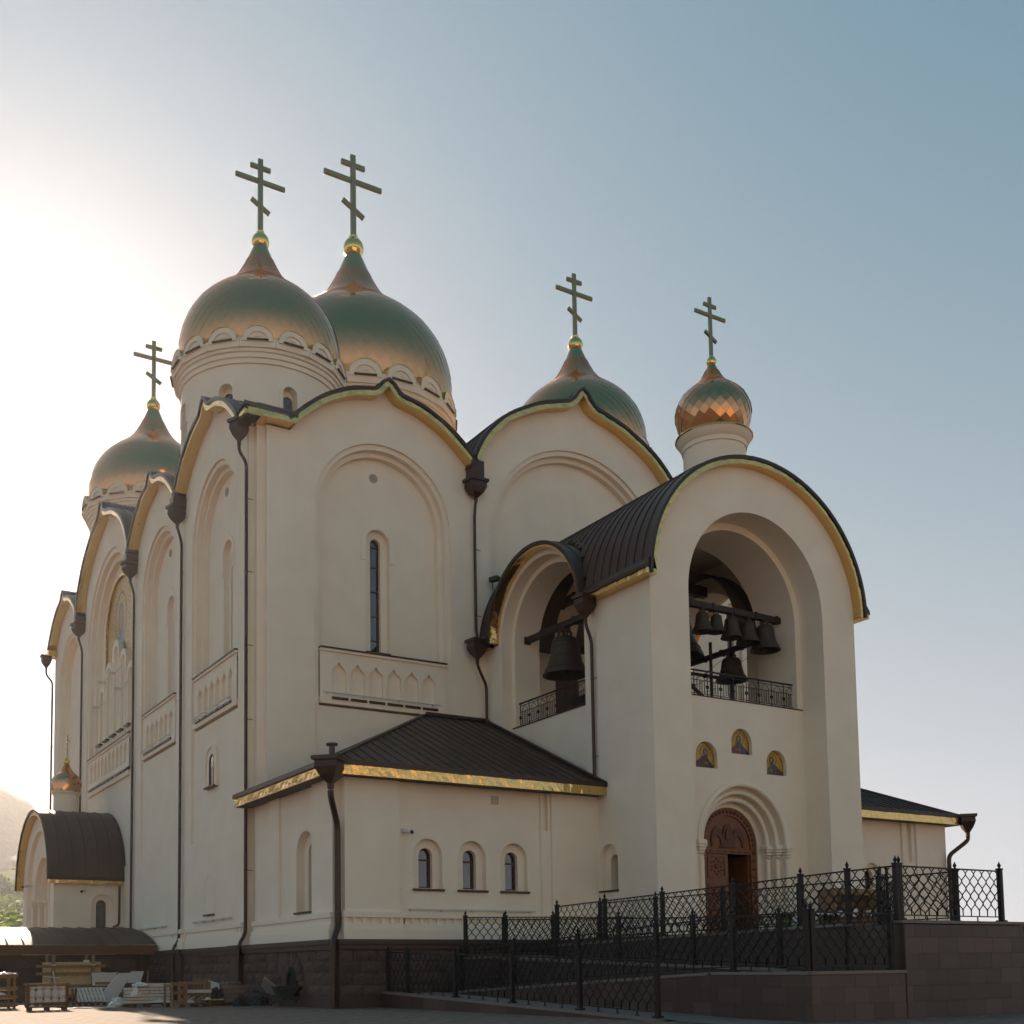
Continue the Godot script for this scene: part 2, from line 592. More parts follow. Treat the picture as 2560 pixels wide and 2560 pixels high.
func along_profile(p: Array, s: float) -> Array:
	var acc := 0.0
	for i in p.size() - 1:
		var l: float = (p[i] as Vector2).distance_to(p[i + 1])
		if s <= acc + l or i == p.size() - 2:
			var k := clampf((s - acc) / l, 0.0, 1.0)
			var d: Vector2 = ((p[i + 1] as Vector2) - p[i]).normalized()
			return [(p[i] as Vector2).lerp(p[i + 1], k), Vector2(d.y, -d.x)]
		acc += l
	return []

func onion(o: Vector3, half: Array, kt: int, smooth: float, jitter: float, eye: Vector3) -> MeshInstance3D:
	# the gilded bulb: a lathe with diamond shingles laid over it
	var prof := Array(smooth_half(half, 4))
	var b := B.new()
	b.lathe(o, prof, 64)
	var dome := part(ch, "dome", b, M.gold)
	var total := 0.0
	for i in prof.size() - 1:
		total += (prof[i] as Vector2).distance_to(prof[i + 1])
	var ss := [0.0]
	while ss[-1] < total:
		var r: float = along_profile(prof, ss[-1])[0].x
		if r < 0.17 * (half[2] as Vector2).x:
			break
		ss.append(ss[-1] + PI * r / kt)
	var dt := TAU / kt
	for i in ss.size() - 2:
		var q0 := along_profile(prof, ss[i])
		var q1 := along_profile(prof, ss[i + 1])
		var q2 := along_profile(prof, ss[i + 2])
		for j in kt:
			var t := (j + 0.5 * (i % 2)) * dt
			var cs := []
			var ns := []
			for e in [[q0, 0.0, 0.03], [q1, 0.5, 0.018], [q2, 0.0, 0.006], [q1, -0.5, 0.018]]:
				var a: float = t + e[1] * dt * 0.985
				var d := Vector3(sin(a), 0, cos(a))
				var nr: Vector3 = (d * e[0][1].x + UP * e[0][1].y).normalized()
				cs.append(o + d * e[0][0].x + UP * e[0][0].y + nr * (e[2] + rng.randf() * jitter))
				ns.append(nr)
			var mid: Vector3 = (cs[0] + cs[1] + cs[2] + cs[3]) * 0.25
			var nm: Vector3 = ((cs[1] - cs[3]) as Vector3).cross(cs[2] - cs[0]).normalized()
			if nm.dot(ns[1]) < 0.0:
				nm = -nm
			for e in 4:
				ns[e] = (ns[e] * smooth + nm * (1.0 - smooth)).normalized()
			var see := (eye - mid).normalized().dot(nm)
			if see < -0.35:
				continue
			tiles.append([see * ((cs[1] - cs[3]) as Vector3).length_squared() / eye.distance_squared_to(mid), cs, ns, dome])
	return dome

func lay_tiles() -> void:
	tiles.sort_custom(func(a, b): return a[0] > b[0])
	var rest := B.new()
	for i in tiles.size():
		var q: Array = tiles[i]
		var b := B.new() if i < 290 else rest
		var c: Array = q[1]
		var n: Array = q[2]
		b.quad_n(c[0], c[1], c[2], c[3], n[0], n[1], n[2], n[3])
		var down: Vector3 = n[0] * 0.03
		b.quad(c[0], c[1], c[1] - down, c[0] - down, c[0] - c[2] + c[1] - c[3])
		b.quad(c[0], c[3], c[3] - down, c[0] - down, c[0] - c[2] + c[3] - c[1])
		if i < 290:
			place(q[3], "tile", b.mesh(), M.gold)
	var o := part(ch, "small_tiles", rest, M.gold)
	o.set_meta("kind", "stuff")

func window(f: F, c: float, w: float, base: float, spring: float, d: float, transoms: Array, fr := 0.08, rise := -1.0, m: Material = null) -> void:
	var r := w if rise < 0.0 else rise
	var s := arch(c, w, base, spring, r)
	var i := arch(c, w - fr, base + fr, spring, r - fr)
	var b := B.new()
	face(b, f, s, [i], d + 0.05)
	reveal(b, f, i, d + 0.05, d - 0.02)
	var o := part(ch, "window", b, M.frame if m == null else m)
	for y in transoms:
		var t := B.new()
		fbox(t, f, c - w + fr, c + w - fr, y - fr * 0.5, y + fr * 0.5, d - 0.02, d + 0.045)
		place(o, "transom", t.mesh(), M.frame)
	var g := B.new()
	face(g, f, arch(c, w - fr * 0.5, base + fr * 0.5, spring, r - fr * 0.5), [], d)
	place(o, "pane", g.mesh(), M.glass)

func sill(f: F, u0: float, u1: float, y: float, d0: float, d1: float, h := 0.09) -> void:
	var b := B.new()
	var s := f.p((u0 + u1) * 0.5, y, (d0 + d1) * 0.5)
	b.box(s, Vector3(u1 - u0, h, absf(d1 - d0)), Basis(f.dir(u0), UP, f.nn((u0 + u1) * 0.5)), 0.015)
	part(ch, "sill", b, M.pipe)

func hopper(at: Vector3, w: float, yaw: float, r: float) -> void:
	# a leader head: flared box over a short funnel
	var b := B.new()
	var t := Basis(UP, yaw)
	var rows := [[w * 0.62, 0.0], [w * 0.62, -0.12], [w * 0.5, -0.14], [w * 0.52, -0.42], [w * 0.36, -0.75], [r * 1.2, -1.05], [r * 1.1, -1.3]]
	for i in rows.size() - 1:
		for k in 4:
			var a0 := PI * 0.5 * k + PI * 0.25
			var a1 := a0 + PI * 0.5
			var p0 := Vector3(cos(a0), 0, sin(a0) * 0.75)
			var p1 := Vector3(cos(a1), 0, sin(a1) * 0.75)
			var q: float = rows[i][0] * 1.2
			var q2: float = rows[i + 1][0] * 1.2
			b.quad(at + t * (p0 * q) + UP * rows[i][1], at + t * (p1 * q) + UP * rows[i][1], at + t * (p1 * q2) + UP * rows[i + 1][1], at + t * (p0 * q2) + UP * rows[i + 1][1], t * (p0 + p1))
	b.box(at + UP * 0.02, Vector3(w * 1.05, 0.05, w * 0.8), t)
	part(ch, "leader_head", b, M.pipe)

func downpipe(pts: Array, r: float, brackets := 3.9, bdir := Vector3.RIGHT) -> void:
	var q := []
	for i in pts.size():       # rounded bends
		if i == 0 or i == pts.size() - 1:
			q.append(pts[i])
		else:
			var a: Vector3 = pts[i - 1]
			var m: Vector3 = pts[i]
			var c: Vector3 = pts[i + 1]
			var ra := minf(0.3, a.distance_to(m) * 0.45)
			var rc := minf(0.3, c.distance_to(m) * 0.45)
			var p0 := m + (a - m).normalized() * ra
			var p1 := m + (c - m).normalized() * rc
			for k in 5:
				var s := k / 4.0
				q.append(p0.lerp(m, s).lerp(m.lerp(p1, s), s))
	var b := B.new()
	b.tube(q, r, 10)
	var o := part(ch, "downpipe", b, M.pipe)
	for i in pts.size() - 1:
		var a: Vector3 = pts[i]
		var c: Vector3 = pts[i + 1]
		if a.distance_to(c) < 6.0:
			continue
		var y := brackets * 0.5
		while y < a.distance_to(c):
			var t := B.new()
			var m := a.lerp(c, y / a.distance_to(c))
			t.bar(m, m + bdir * (r + 0.28), 0.03, 0.03)
			t.tube([m + UP * 0.03, m - UP * 0.03], r * 1.16, 10)
			place(o, "bracket", t.mesh(), M.pipe)
			y += brackets

func big_drum(cx: float, cz: float, r: float, y0: float, yk: float, k: float, n_kok: int, half: Array, kt: int, knob_y: float, knob_r: float, cr: Array, eye: Vector3) -> void:
	# r wall radius, yk level of the kokoshnik sills, k their scale
	var f := F.new(Vector3(cx, 0, cz), Vector3.RIGHT, r, 0.0)
	var b := B.new()
	var niches := []
	var wt := yk - 2.5 * k
	for i in 8:
		var c := TAU * r * i / 8.0 - TAU * r * 0.5 + TAU * r / 16.0 * 0.0
		if c < -TAU * r * 0.5 + 1.0:
			c += TAU * r
		niches.append([[arch(c, 0.62 * k, y0 + 0.5, wt - 0.62 * k), -0.35 * k], null] if false else [[arch(c, 0.5 * k, y0 + 0.5, wt - 0.5 * k), -0.55 * k]])
	wall(b, f, rect(-TAU * r * 0.5 + 0.5, TAU * r * 0.5 + 0.5, y0, yk - 1.2 * k), niches, r * 0.1)
	part(ch, "drum", b, M.plaster)
	for i in 8:
		var c := TAU * r * i / 8.0 - TAU * r * 0.5
		var g := F.new(f.p(c, 0, 0), f.dir(c))
		window(g, 0.0, 0.34 * k, y0 + 0.6, wt - 0.78 * k, -0.5 * k, [wt - 1.0 * k, wt - 2.6 * k], 0.08 * k)
		var s := arch(0.0, 0.72 * k, wt - 1.55 * k, wt - 0.5 * k, 0.74 * k, 16, 0.16 * k)
		var h := arch(0.0, 0.5 * k, wt - 1.56 * k, wt - 0.5 * k, 0.5 * k, 16)
		var hb := B.new()
		slab(hb, g, s, -0.12 * k, 0.07 * k, [h])
		part(ch, "window_hood", hb, M.plaster_trim)
	# stepped cornice
	var rg := B.new()
	var e := 0.13 * k
	rg.lathe(Vector3(cx, 0, cz), [Vector2(r - 0.05, yk - 1.22 * k), Vector2(r + e, yk - 1.22 * k), Vector2(r + e, yk - 0.92 * k), Vector2(r + 2 * e, yk - 0.88 * k), Vector2(r + 2 * e, yk - 0.6 * k), Vector2(r + 3 * e, yk - 0.56 * k), Vector2(r + 3 * e, yk - 0.28 * k), Vector2(r + 3.9 * e, yk - 0.22 * k), Vector2(r + 3.9 * e, yk + 0.3 * k), Vector2(r - 0.3, yk + 0.34 * k)], 72)
	part(ch, "cornice", rg, M.plaster)
	# the ring of kokoshniks
	var rk := r + 3.9 * e - 0.02
	var hw := PI * rk / n_kok
	var kb := B.new()
	var sb := B.new()
	var tb := B.new()
	var f0 := F.new(Vector3.ZERO, Vector3.RIGHT)
	var s1 := arch(0.0, hw * 0.86, 0.0, 0.16 * k, 0.84 * k, 18)
	var s2 := arch(0.0, hw * 0.55, 0.1 * k, 0.1 * k, 0.56 * k, 16)
	var s3 := arch(0.0, hw * 0.40, 0.1 * k, 0.1 * k, 0.40 * k, 14)
	var s4 := arch(0.0, hw * 0.26, 0.1 * k, 0.1 * k, 0.26 * k, 12)
	face(kb, f0, s1, [s2], 0.1)
	reveal(kb, f0, s1, -0.35 * k, 0.1, true)
	reveal(kb, f0, s2, 0.1, -0.02)
	face(kb, f0, s2, [s3], -0.02)
	reveal(kb, f0, s3, -0.02, 0.05, true)
	face(kb, f0, s3, [s4], 0.05)
	reveal(kb, f0, s4, 0.05, -0.02)
	face(kb, f0, s4, [], -0.02)
	fbox(kb, f0, -hw, hw, -0.35 * k, 0.14 * k, -0.3, 0.02)
	sb.box(Vector3(0, 0.07 * k, 0.12), Vector3(hw * 1.2, 0.09 * k, 0.22))
	var p0 := s1.hi
	extr(tb, f0, offset_line(p0, 0.025, Vector2(0, -1)), -0.35 * k, 0.15, Vector2(0, -1), 1.0)
	band(tb, f0, p0, offset_line(p0, 0.05 * k, Vector2(0, -1)), 0.13)
	var km := kb.mesh()
	var sm := sb.mesh()
	var tm := tb.mesh()
	for i in n_kok:
		var t := TAU * i / n_kok
		var o := place(ch, "kokoshnik", km, M.plaster)
		o.position += Vector3(cx + sin(t) * rk, yk, cz + cos(t) * rk)
		o.rotation.y = t
		place(o, "sill", sm, M.pipe)
		place(o, "gilt_edge", tm, M.gold_plain)
	var dome := onion(Vector3(cx, 0, cz), half, kt, 0.75, 0.012, eye)
	var nb := B.new()
	var top: Vector2 = half[half.size() - 1]
	nb.lathe(Vector3(cx, knob_y, cz), [Vector2(top.x, top.y - knob_y - 0.3), Vector2(top.x * 0.9, -knob_r * 0.86), Vector2(knob_r * 0.7, -knob_r * 0.72), Vector2(knob_r * 0.94, -knob_r * 0.38), Vector2(knob_r, 0.0), Vector2(knob_r * 0.93, knob_r * 0.4), Vector2(knob_r * 0.7, knob_r * 0.76), Vector2(knob_r * 0.42, knob_r * 1.02), Vector2(0.28 * k, knob_r * 1.2), Vector2(0.0, knob_r * 1.25)], 32)
	place(dome, "finial_ball", nb.mesh(), M.gold_plain)
	cross(dome, Vector3(cx, knob_y + knob_r * 0.95, cz), cr[0], cr[1], cr[2], Vector3.RIGHT, cr[3])

func bay(f: F, c: float, w: float, u0: float, u1: float, line: PackedVector2Array, y0: float, kind: String, extra := []) -> void:
	# one bay of the tall nave: pointed gable wall, three stepped arches, arcade band and slit window
	var lo := PackedVector2Array([Vector2(u0, y0), Vector2(u1, y0)])
	var hi := PackedVector2Array()
	if u0 < line[0].x - 0.01:
		hi.append(Vector2(u0, line[0].y)); hi.append(Vector2(line[0].x - 0.005, line[0].y))
	for p in line:
		if p.x >= u0 - 0.001 and p.x <= u1 + 0.001:
			hi.append(p)
	if u1 > line[line.size() - 1].x + 0.01:
		hi.append(Vector2(line[line.size() - 1].x + 0.005, line[line.size() - 1].y)); hi.append(Vector2(u1, line[line.size() - 1].y))
	var s := S.new(lo, hi)
	var spring := 26.42 if kind != "large" else 26.6
	var b := B.new()
	var st := w - 0.28
	var niche := [[arch(c, w, maxf(y0 + 0.2, 9.0), spring, -1.0, 36), -0.15], [arch(c, st, 15.6, spring, -1.0, 36), -0.5], [arch(c, st - 0.28, 15.6, spring, -1.0, 36), -0.85]]
	if kind == "slit":
		niche.append([arch(c - 0.02, 0.74, 19.1, 25.3, 0.76), -1.15])
		niche.append([arch(c - 0.02, 0.32, 19.16, 25.3, 0.36), -1.5])
	var niches: Array = [niche]
	niches.append_array(extra)
	wall(b, f, s, niches)
	part(ch, "wall", b, M.plaster)
	if kind == "slit":
		window(f, c - 0.02, 0.32, 19.16, 25.3, -1.42, [19.9, 21.3, 22.7, 24.1, 25.25], 0.075, 0.36)
		sill(f, c - 0.78, c + 0.74, 19.06, -1.2, -0.72)
		var hb := B.new()
		slab(hb, f, arch(c - 0.02, 1.02, 24.25, 25.3, 1.02, 20, 0.32), -0.86, -0.79, [arch(c - 0.02, 0.75, 24.24, 25.3, 0.77)])
		part(ch, "window_hood", hb, M.plaster_trim)
		var vb := B.new()
		vb.lathe(f.p(c - 0.25, 29.0, -0.85), [Vector2(0.26, 0.0), Vector2(0.26, 0.04), Vector2(0.2, 0.045), Vector2(0.0, 0.045)], 20, Basis(f.u, f.n, f.u.cross(f.n)))
		for i in 4:
			vb.box(f.p(c - 0.25, 28.85 + 0.1 * i, -0.79), Vector3(0.36, 0.03, 0.03), Basis(f.u, UP, f.n))
		part(ch, "vent", vb, M.grille)
	if kind == "slit" or kind == "mosaic":
		var bw := st - 0.03
		var bb := B.new()
		var n := 6 if kind == "slit" else 10
		var pitch := bw * 2.0 / (n + 1.05)
		var holes := []
		for i in n:
			var a := c + (i - (n - 1) * 0.5) * pitch
			holes.append(arch(a, pitch * 0.40, 16.35, 17.45, 0.36, 16, 0.24))
		face(bb, f, rect(c - bw, c + bw, 15.98, 18.72), holes, -0.06)
		for h in holes:
			reveal(bb, f, h, -0.06, -0.26)
			face(bb, f, h, [], -0.26)
		fbox(bb, f, c - bw, c + bw, 18.55, 18.68, -0.3, 0.05)
		fbox(bb, f, c - bw, c + bw, 15.72, 16.06, -0.5, 0.03)
		part(ch, "arcade_band", bb, M.plaster)
		sill(f, c - bw, c + bw, 18.73, -0.9, 0.1, 0.1)
		for i in n:
			var a := c + (i - (n - 1) * 0.5) * pitch
			sill(f, a - pitch * 0.43, a + pitch * 0.43, 16.03, -0.05, 0.12, 0.14)
		var lb := B.new()
		lb.tube([f.p(c - bw + 0.1, 16.3, 0.14), f.p(c + bw - 0.5, 16.3, 0.14)], 0.03, 6)
		for i in 4:
			lb.box(f.p(c - bw + 0.4 + i * bw * 0.55, 16.26, 0.05), Vector3(0.06, 0.05, 0.2), Basis(f.u, UP, f.n))
		part(ch, "strip_light", lb, M.lamp_white)

func icon(seed_: int, robe: Color, cloak: Color, lean: float, hair: Color, w := 96, h := 128, wide := 1.0) -> ImageTexture:
	# a plain painted figure with a halo on a gold ground
	var im := Image.create(w, h, false, Image.FORMAT_RGB8)
	var nz := FastNoiseLite.new()
	nz.seed = seed_
	nz.frequency = 0.16
	for y in h:
		for x in w:
			var u := (x + 0.5) / w
			var v := (y + 0.5) / h
			var g := nz.get_noise_2d(x, y)
			var c := lin(0.42, 0.25, 0.035) * (1.0 + 0.55 * g)
			var hx := 0.5 + lean * 0.10
			var hd := Vector2((u - hx) / wide, (v - 0.36) * 1.05)
			if absf(hd.length() - 0.235) < 0.012:
				c = lin(0.10, 0.035, 0.015)
			var sw := (0.13 + 0.36 * smoothstep(0.5, 0.95, v)) * wide
			var bx := 0.5 - lean * 0.05 + lean * 0.1 * (1.0 - smoothstep(0.5, 0.9, v))
			if v > 0.52 and absf(u - bx) < sw:
				c = robe if (u - bx) * (1.0 if lean >= 0.0 else -1.0) < 0.05 + 0.1 * sin(v * 9.0) else cloak
				c = c * (0.85 + 0.5 * absf(sin((u * 14.0 + v * 6.0 * lean + g)))) 
			if Vector2((u - hx - lean * 0.02) / wide, (v - 0.38) * 0.8).length() < 0.125:
				c = hair
			if Vector2((u - hx - lean * 0.03) / wide, (v - 0.37) * 0.78).length() < 0.083:
				c = lin(0.24, 0.13, 0.07) * (1.0 + 0.35 * g)
			if v > 0.74 and v < 0.82 and absf(u - (0.5 + lean * 0.16)) < 0.09:
				c = lin(0.22, 0.12, 0.065)
			if u < 0.03 or u > 0.97 or v < 0.02:
				c = lin(0.12, 0.04, 0.02)
			im.set_pixel(x, y, c)
	return ImageTexture.create_from_image(im)

func picture(f: F, s: S, d: float, tex: Texture2D, nm: String, label: String) -> void:
	var b := B.new()
	face(b, f, s, [], d)
	var top := 0.0
	for p in s.hi:
		top = maxf(top, p.y)
	b.planar_uv(f, s.u0() if f.u.x > 0.5 else s.u0(), s.lo[0].y, s.u1() - s.u0(), top - s.lo[0].y)
	var m := StandardMaterial3D.new()
	m.albedo_texture = tex
	m.roughness = 0.35
	m.metallic = 0.15
	part(ch, nm, b, m, label)

func rock_block(w: float, h: float, bulge: float, sd: int) -> ArrayMesh:
	# a rock-faced stone: bevelled edges, a rough face of 4 x 3 cells
	var r := RandomNumberGenerator.new()
	r.seed = sd
	var b := B.new()
	var g := []
	for j in 4:
		var row := []
		for i in 5:
			var x := w * (i / 4.0 - 0.5)
			var y := h * (j / 3.0 - 0.5)
			var edge := i == 0 or i == 4 or j == 0 or j == 3
			var z := 0.0 if edge else bulge * (0.55 + 0.75 * r.randf())
			if not edge:
				x += w * 0.05 * r.randf_range(-1, 1)
				y += h * 0.06 * r.randf_range(-1, 1)
			row.append(Vector3(x, y, z))
		g.append(row)
	for j in 3:
		for i in 4:
			b.quad(g[j][i], g[j][i + 1], g[j + 1][i + 1], g[j + 1][i], Vector3.BACK)
	for e in [[g[0][0], g[0][4], Vector3.DOWN], [g[3][0], g[3][4], Vector3.UP], [g[0][0], g[3][0], Vector3.LEFT], [g[0][4], g[3][4], Vector3.RIGHT]]:
		var k := Vector3(0, 0, -0.06)
		b.quad(e[0], e[1], e[1] + k, e[0] + k, e[2])
	return b.mesh()

var block_cache := {}
func stones(par: Node3D, f: F, u0: float, u1: float, levels: Array, d: float, avg: float, skip := Rect2(), bulge := 0.07) -> void:
	for j in levels.size() - 1:
		var u := u0
		var first := true
		while u < u1 - 0.05:
			var w := avg * (0.75 + 0.5 * rng.randf())
			w = snappedf(w, 0.12)
			if first and j % 2 == 1:
				w = snappedf(avg * 0.55, 0.12)
			first = false
			if u + w > u1 - avg * 0.45:
				w = u1 - u
			var h: float = levels[j + 1] - levels[j]
			if not skip.has_area() or not skip.intersects(Rect2(u, levels[j], w, h)):
				var key := "%.2f %.2f %d" % [w, h, rng.randi() % 3]
				if not block_cache.has(key):
					block_cache[key] = rock_block(w - 0.05, h - 0.05, bulge, key.hash())
				var o := place(par, "stone", block_cache[key], [M.granite_rough, M.granite_rough_dark, M.granite_rough][rng.randi() % 3])
				o.position += f.p(u + w * 0.5, (levels[j] + levels[j + 1]) * 0.5, d)
				o.basis = Basis(f.dir(u), UP, f.nn(u))
			u += w

func plinth(f: F, u0: float, u1: float, rocks: bool, skip := Rect2(), dd := 0.0) -> void:
	# base course, rock-faced rows, a moulded top
	var b := B.new()
	fbox(b, f, u0, u1, 0.0, 2.5, -0.5, 0.20 + dd)
	fbox(b, f, u0 - 0.08, u1 + 0.08, 0.0, 0.46, -0.4, 0.36 + dd)
	fbox(b, f, u0 - 0.06, u1 + 0.06, 2.5, 2.72, -0.5, 0.34 + dd)
	fbox(b, f, u0 - 0.1, u1 + 0.1, 2.72, 2.93, -0.5, 0.42 + dd)
	part(ch, "plinth", b, M.granite)
	if rocks:
		stones(ch, f, u0 + 0.02, u1 - 0.02, [0.47, 0.99, 1.5, 2.0, 2.49], 0.235 + dd, 1.15, skip)

func belts(f: F, u0: float, u1: float, dent: bool, d := 0.0) -> void:
	# white base mouldings over the plinth, with a row of little sunk squares
	var b := B.new()
	fbox(b, f, u0 - 0.14, u1 + 0.14, 2.93, 3.38, -0.3, d + 0.26)
	fbox(b, f, u0 - 0.10, u1 + 0.10, 3.38, 3.60, -0.3, d + 0.20)
	var holes := []
	if dent:
		var n := int((u1 - u0) / 0.42)
		for i in n:
			var c := u0 + (i + 0.5) * (u1 - u0) / n
			holes.append(rect(c - 0.13, c + 0.13, 3.62, 3.87))
	face(b, f, rect(u0 - 0.06, u1 + 0.06, 3.60, 3.88), holes, d + 0.12)
	for h in holes:
		reveal(b, f, h, d + 0.12, d + 0.01)
		face(b, f, h, [], d + 0.01)
	for e in [u0 - 0.06, u1 + 0.06]:
		b.quad(f.p(e, 3.6, -0.3), f.p(e, 3.88, -0.3), f.p(e, 3.88, d + 0.12), f.p(e, 3.6, d + 0.12), f.dir(e) * signf(e - (u0 + u1) * 0.5))
	fbox(b, f, u0 - 0.10, u1 + 0.10, 3.88, 4.12, -0.3, d + 0.19)
	part(ch, "base_moulding", b, M.plaster_trim)

func led(f: F, u0: float, u1: float, y: float, d: float) -> void:
	var b := B.new()
	b.bar(f.p(u0, y, d + 0.16), f.p(u1, y, d + 0.16), 0.09, 0.07)
	var u := u0 + 0.1
	while u < u1:
		b.box(f.p(u, y - 0.05, d + 0.07), Vector3(0.08, 0.05, 0.22), Basis(f.dir(u), UP, f.nn(u)))
		u += 1.6
	part(ch, "strip_light", b, M.lamp_white)

func camera_box(at: Vector3, yaw: float, label: String) -> void:
	var o := thing("security_camera", label, "security camera", at, "security cameras on the walls", yaw)
	var b := B.new()
	b.box(Vector3(0, 0.02, -0.12), Vector3(0.08, 0.08, 0.30))
	b.lathe(Vector3(0, 0.02, -0.29), [Vector2(0.09, 0.0), Vector2(0.09, 0.03), Vector2(0, 0.03)], 12, Basis(Vector3.RIGHT, Vector3.BACK, Vector3.UP))
	part(o, "bracket", b, M.lamp_white)
	var c := B.new()
	c.box(Vector3(0, -0.02, 0.28), Vector3(0.18, 0.17, 0.55), Basis(Vector3.RIGHT, 0.2), 0.04)
	part(o, "housing", c, M.lamp_white)
	var e := B.new()
	e.lathe(Vector3(0, -0.07, 0.53), [Vector2(0.085, 0.0), Vector2(0.085, 0.08), Vector2(0.0, 0.08)], 14, Basis(Vector3.RIGHT, Vector3.BACK.rotated(Vector3.RIGHT, 0.2), Vector3.UP))
	part(o, "lens_hood", e, M.black_plastic)

func wall_vent(f: F, u: float, y: float, d: float, w := 0.38) -> void:
	var b := B.new()
	slab(b, f, rect(u - w * 0.5, u + w * 0.5, y - w * 0.5, y + w * 0.5), d - 0.02, d + 0.035, [rect(u - w * 0.42, u + w * 0.42, y - w * 0.42, y + w * 0.42)])
	face(b, f, rect(u - w * 0.42, u + w * 0.42, y - w * 0.42, y + w * 0.42), [], d - 0.015)
	for i in 4:
		b.box(f.p(u, y + (i - 1.5) * w * 0.2, d + 0.01), Vector3(w * 0.84, 0.035, 0.03), Basis(f.dir(u), UP, f.nn(u)) * Basis(Vector3.RIGHT, 0.5))
	part(ch, "vent", b, M.grille)

func nave() -> void:
	var ff := F.new(Vector3(0, 0, ZN), Vector3.RIGHT)
	var fl := F.new(Vector3(XN, 0, 0), Vector3.BACK)
	var eye := Vector3(0, 1.6, 0)
	# front: three bays
	var l1 := full_line(SMALL, 28.05)
	var l2 := full_line(LARGE, CX)
	var l3 := full_line(SMALL, CX * 2 - 28.05)
	bay(ff, 28.05, 4.2, 21.17, 33.72, l1, 2.9, "slit")
	bay(ff, CX, 6.62, 33.72, CX * 2 - 33.72, l2, 2.9, "large")
	bay(ff, CX * 2 - 28.05, 4.2, CX * 2 - 33.72, CX * 2 - 21.17, l3, 2.9, "slit")
	gable(ff, l1, Vector2(28.05, 26), 0.7, 6.5, 6, 0.62)
	gable(ff, l2, Vector2(CX, 27), 0.7, 15.0, 6, 0.62)
	gable(ff, l3, Vector2(CX * 2 - 28.05, 26), 0.7, 6.5, 6, 0.62)
	# left side: four bays, the third the wide one
	var zs := [[-60.3, "slit"], [-71.2, "slit"], [-84.45, "mosaic"], [-97.8, "plain"]]
	var ends := [-54.87, -65.8, -76.6, -92.3, -103.3]
	for i in 4:
		var c: float = zs[i][0]
		var k: String = zs[i][1]
		var hw: float = (ends[i] - ends[i + 1]) * 0.5
		var ln := full_line(LARGE if k == "mosaic" else SMALL, c, hw / (7.75 if k == "mosaic" else 5.62))
		var low := []
		if i == 0:
			low = [[[arch(-60.75, 0.9, 11.9, 13.4, 0.9), -0.3], [arch(-60.75, 0.42, 11.95, 13.2, 0.42), -0.6]], [[arch(-60.75, 0.9, 4.75, 6.1, 0.9), -0.3], [arch(-60.75, 0.42, 4.8, 6.0, 0.42), -0.6]]]
		if k == "mosaic":
			bay_mosaic(fl, c, 6.62 * hw / 7.75, ends[i + 1], ends[i], ln)
		else:
			bay(fl, c, 3.95, ends[i + 1], ends[i], ln, 2.9, k, [])
			for q in low:      # low windows of the first bay stand in a flush wall below the band
				pass
		gable(fl, ln, Vector2(c, 27 if k == "mosaic" else 26), 0.7, 12.0 if k == "mosaic" else 6.0, 6, 0.62)
	for y in [11.9, 4.75]:
		window(fl, -60.75, 0.42, y + 0.05, y + 1.45, -0.1, [], 0.07)
		sill(fl, -61.6, -59.9, y, -0.3, 0.14)
		var hb := B.new()
		slab(hb, fl, arch(-60.75, 1.0, y - 0.02, y + 1.4, 1.0), -0.15, 0.02, [arch(-60.75, 0.85, y, y + 1.4, 0.85)])
		slab(hb, fl, arch(-60.75, 0.85, y, y + 1.4, 0.85), -0.2, -0.06, [arch(-60.75, 0.42, y + 0.05, y + 1.45)])
		part(ch, "window_surround", hb, M.plaster)
	var rv := B.new()
	rv.lathe(fl.p(-60.75, 8.3, -0.15), [Vector2(0.32, 0.0), Vector2(0.32, 0.06), Vector2(0.26, 0.07), Vector2(0.0, 0.06)], 20, Basis(fl.u, fl.n, fl.u.cross(fl.n)))
	for i in 5:
		rv.box(fl.p(-60.75, 8.1 + 0.1 * i, -0.07), Vector3(0.44, 0.03, 0.03), Basis(fl.u, UP, fl.n))
	part(ch, "vent", rv, M.grille)
	# corner piers, the two hidden walls, a flat deck under the drums
	var b := B.new()
	var fc := F.new(Vector3(0, 0, ZN - 0.35), Vector3.RIGHT)
	var fd := F.new(Vector3(XN + 0.35, 0, 0), Vector3.BACK)
	b.quad(fd.p(-54.87, 0, 0), fd.p(ZN - 0.35, 0, 0), fd.p(ZN - 0.35, 30.3, 0), fd.p(-54.87, 30.3, 0), fd.n)
	b.quad(fc.p(XN + 0.35, 0, 0), fc.p(21.17, 0, 0), fc.p(21.17, 30.3, 0), fc.p(XN + 0.35, 30.3, 0), fc.n)
	b.quad(Vector3(21.17, 0, ZN - 0.35), Vector3(21.17, 0, ZN), Vector3(21.17, 30.3, ZN), Vector3(21.17, 30.3, ZN - 0.35), Vector3.LEFT)
	b.quad(Vector3(XN, 0, -54.87), Vector3(XN + 0.35, 0, -54.87), Vector3(XN + 0.35, 30.3, -54.87), Vector3(XN, 30.3, -54.87), Vector3.BACK)
	part(ch, "corner_pier", b, M.plaster)
	var hid := B.new()
	var xr := CX * 2 - 21.17 + 0.4
	hid.quad(Vector3(xr, 0, ZN - 0.3), Vector3(xr, 0, -103.7), Vector3(xr, 30.3, -103.7), Vector3(xr, 30.3, ZN - 0.3), Vector3.RIGHT)
	hid.quad(Vector3(XN, 0, -103.7), Vector3(xr, 0, -103.7), Vector3(xr, 30.3, -103.7), Vector3(XN, 30.3, -103.7), Vector3.FORWARD)
	hid.quad(Vector3(XN, 0, -103.3), Vector3(XN, 0, -103.7), Vector3(XN, 30.3, -103.7), Vector3(XN, 30.3, -103.3), Vector3.LEFT)
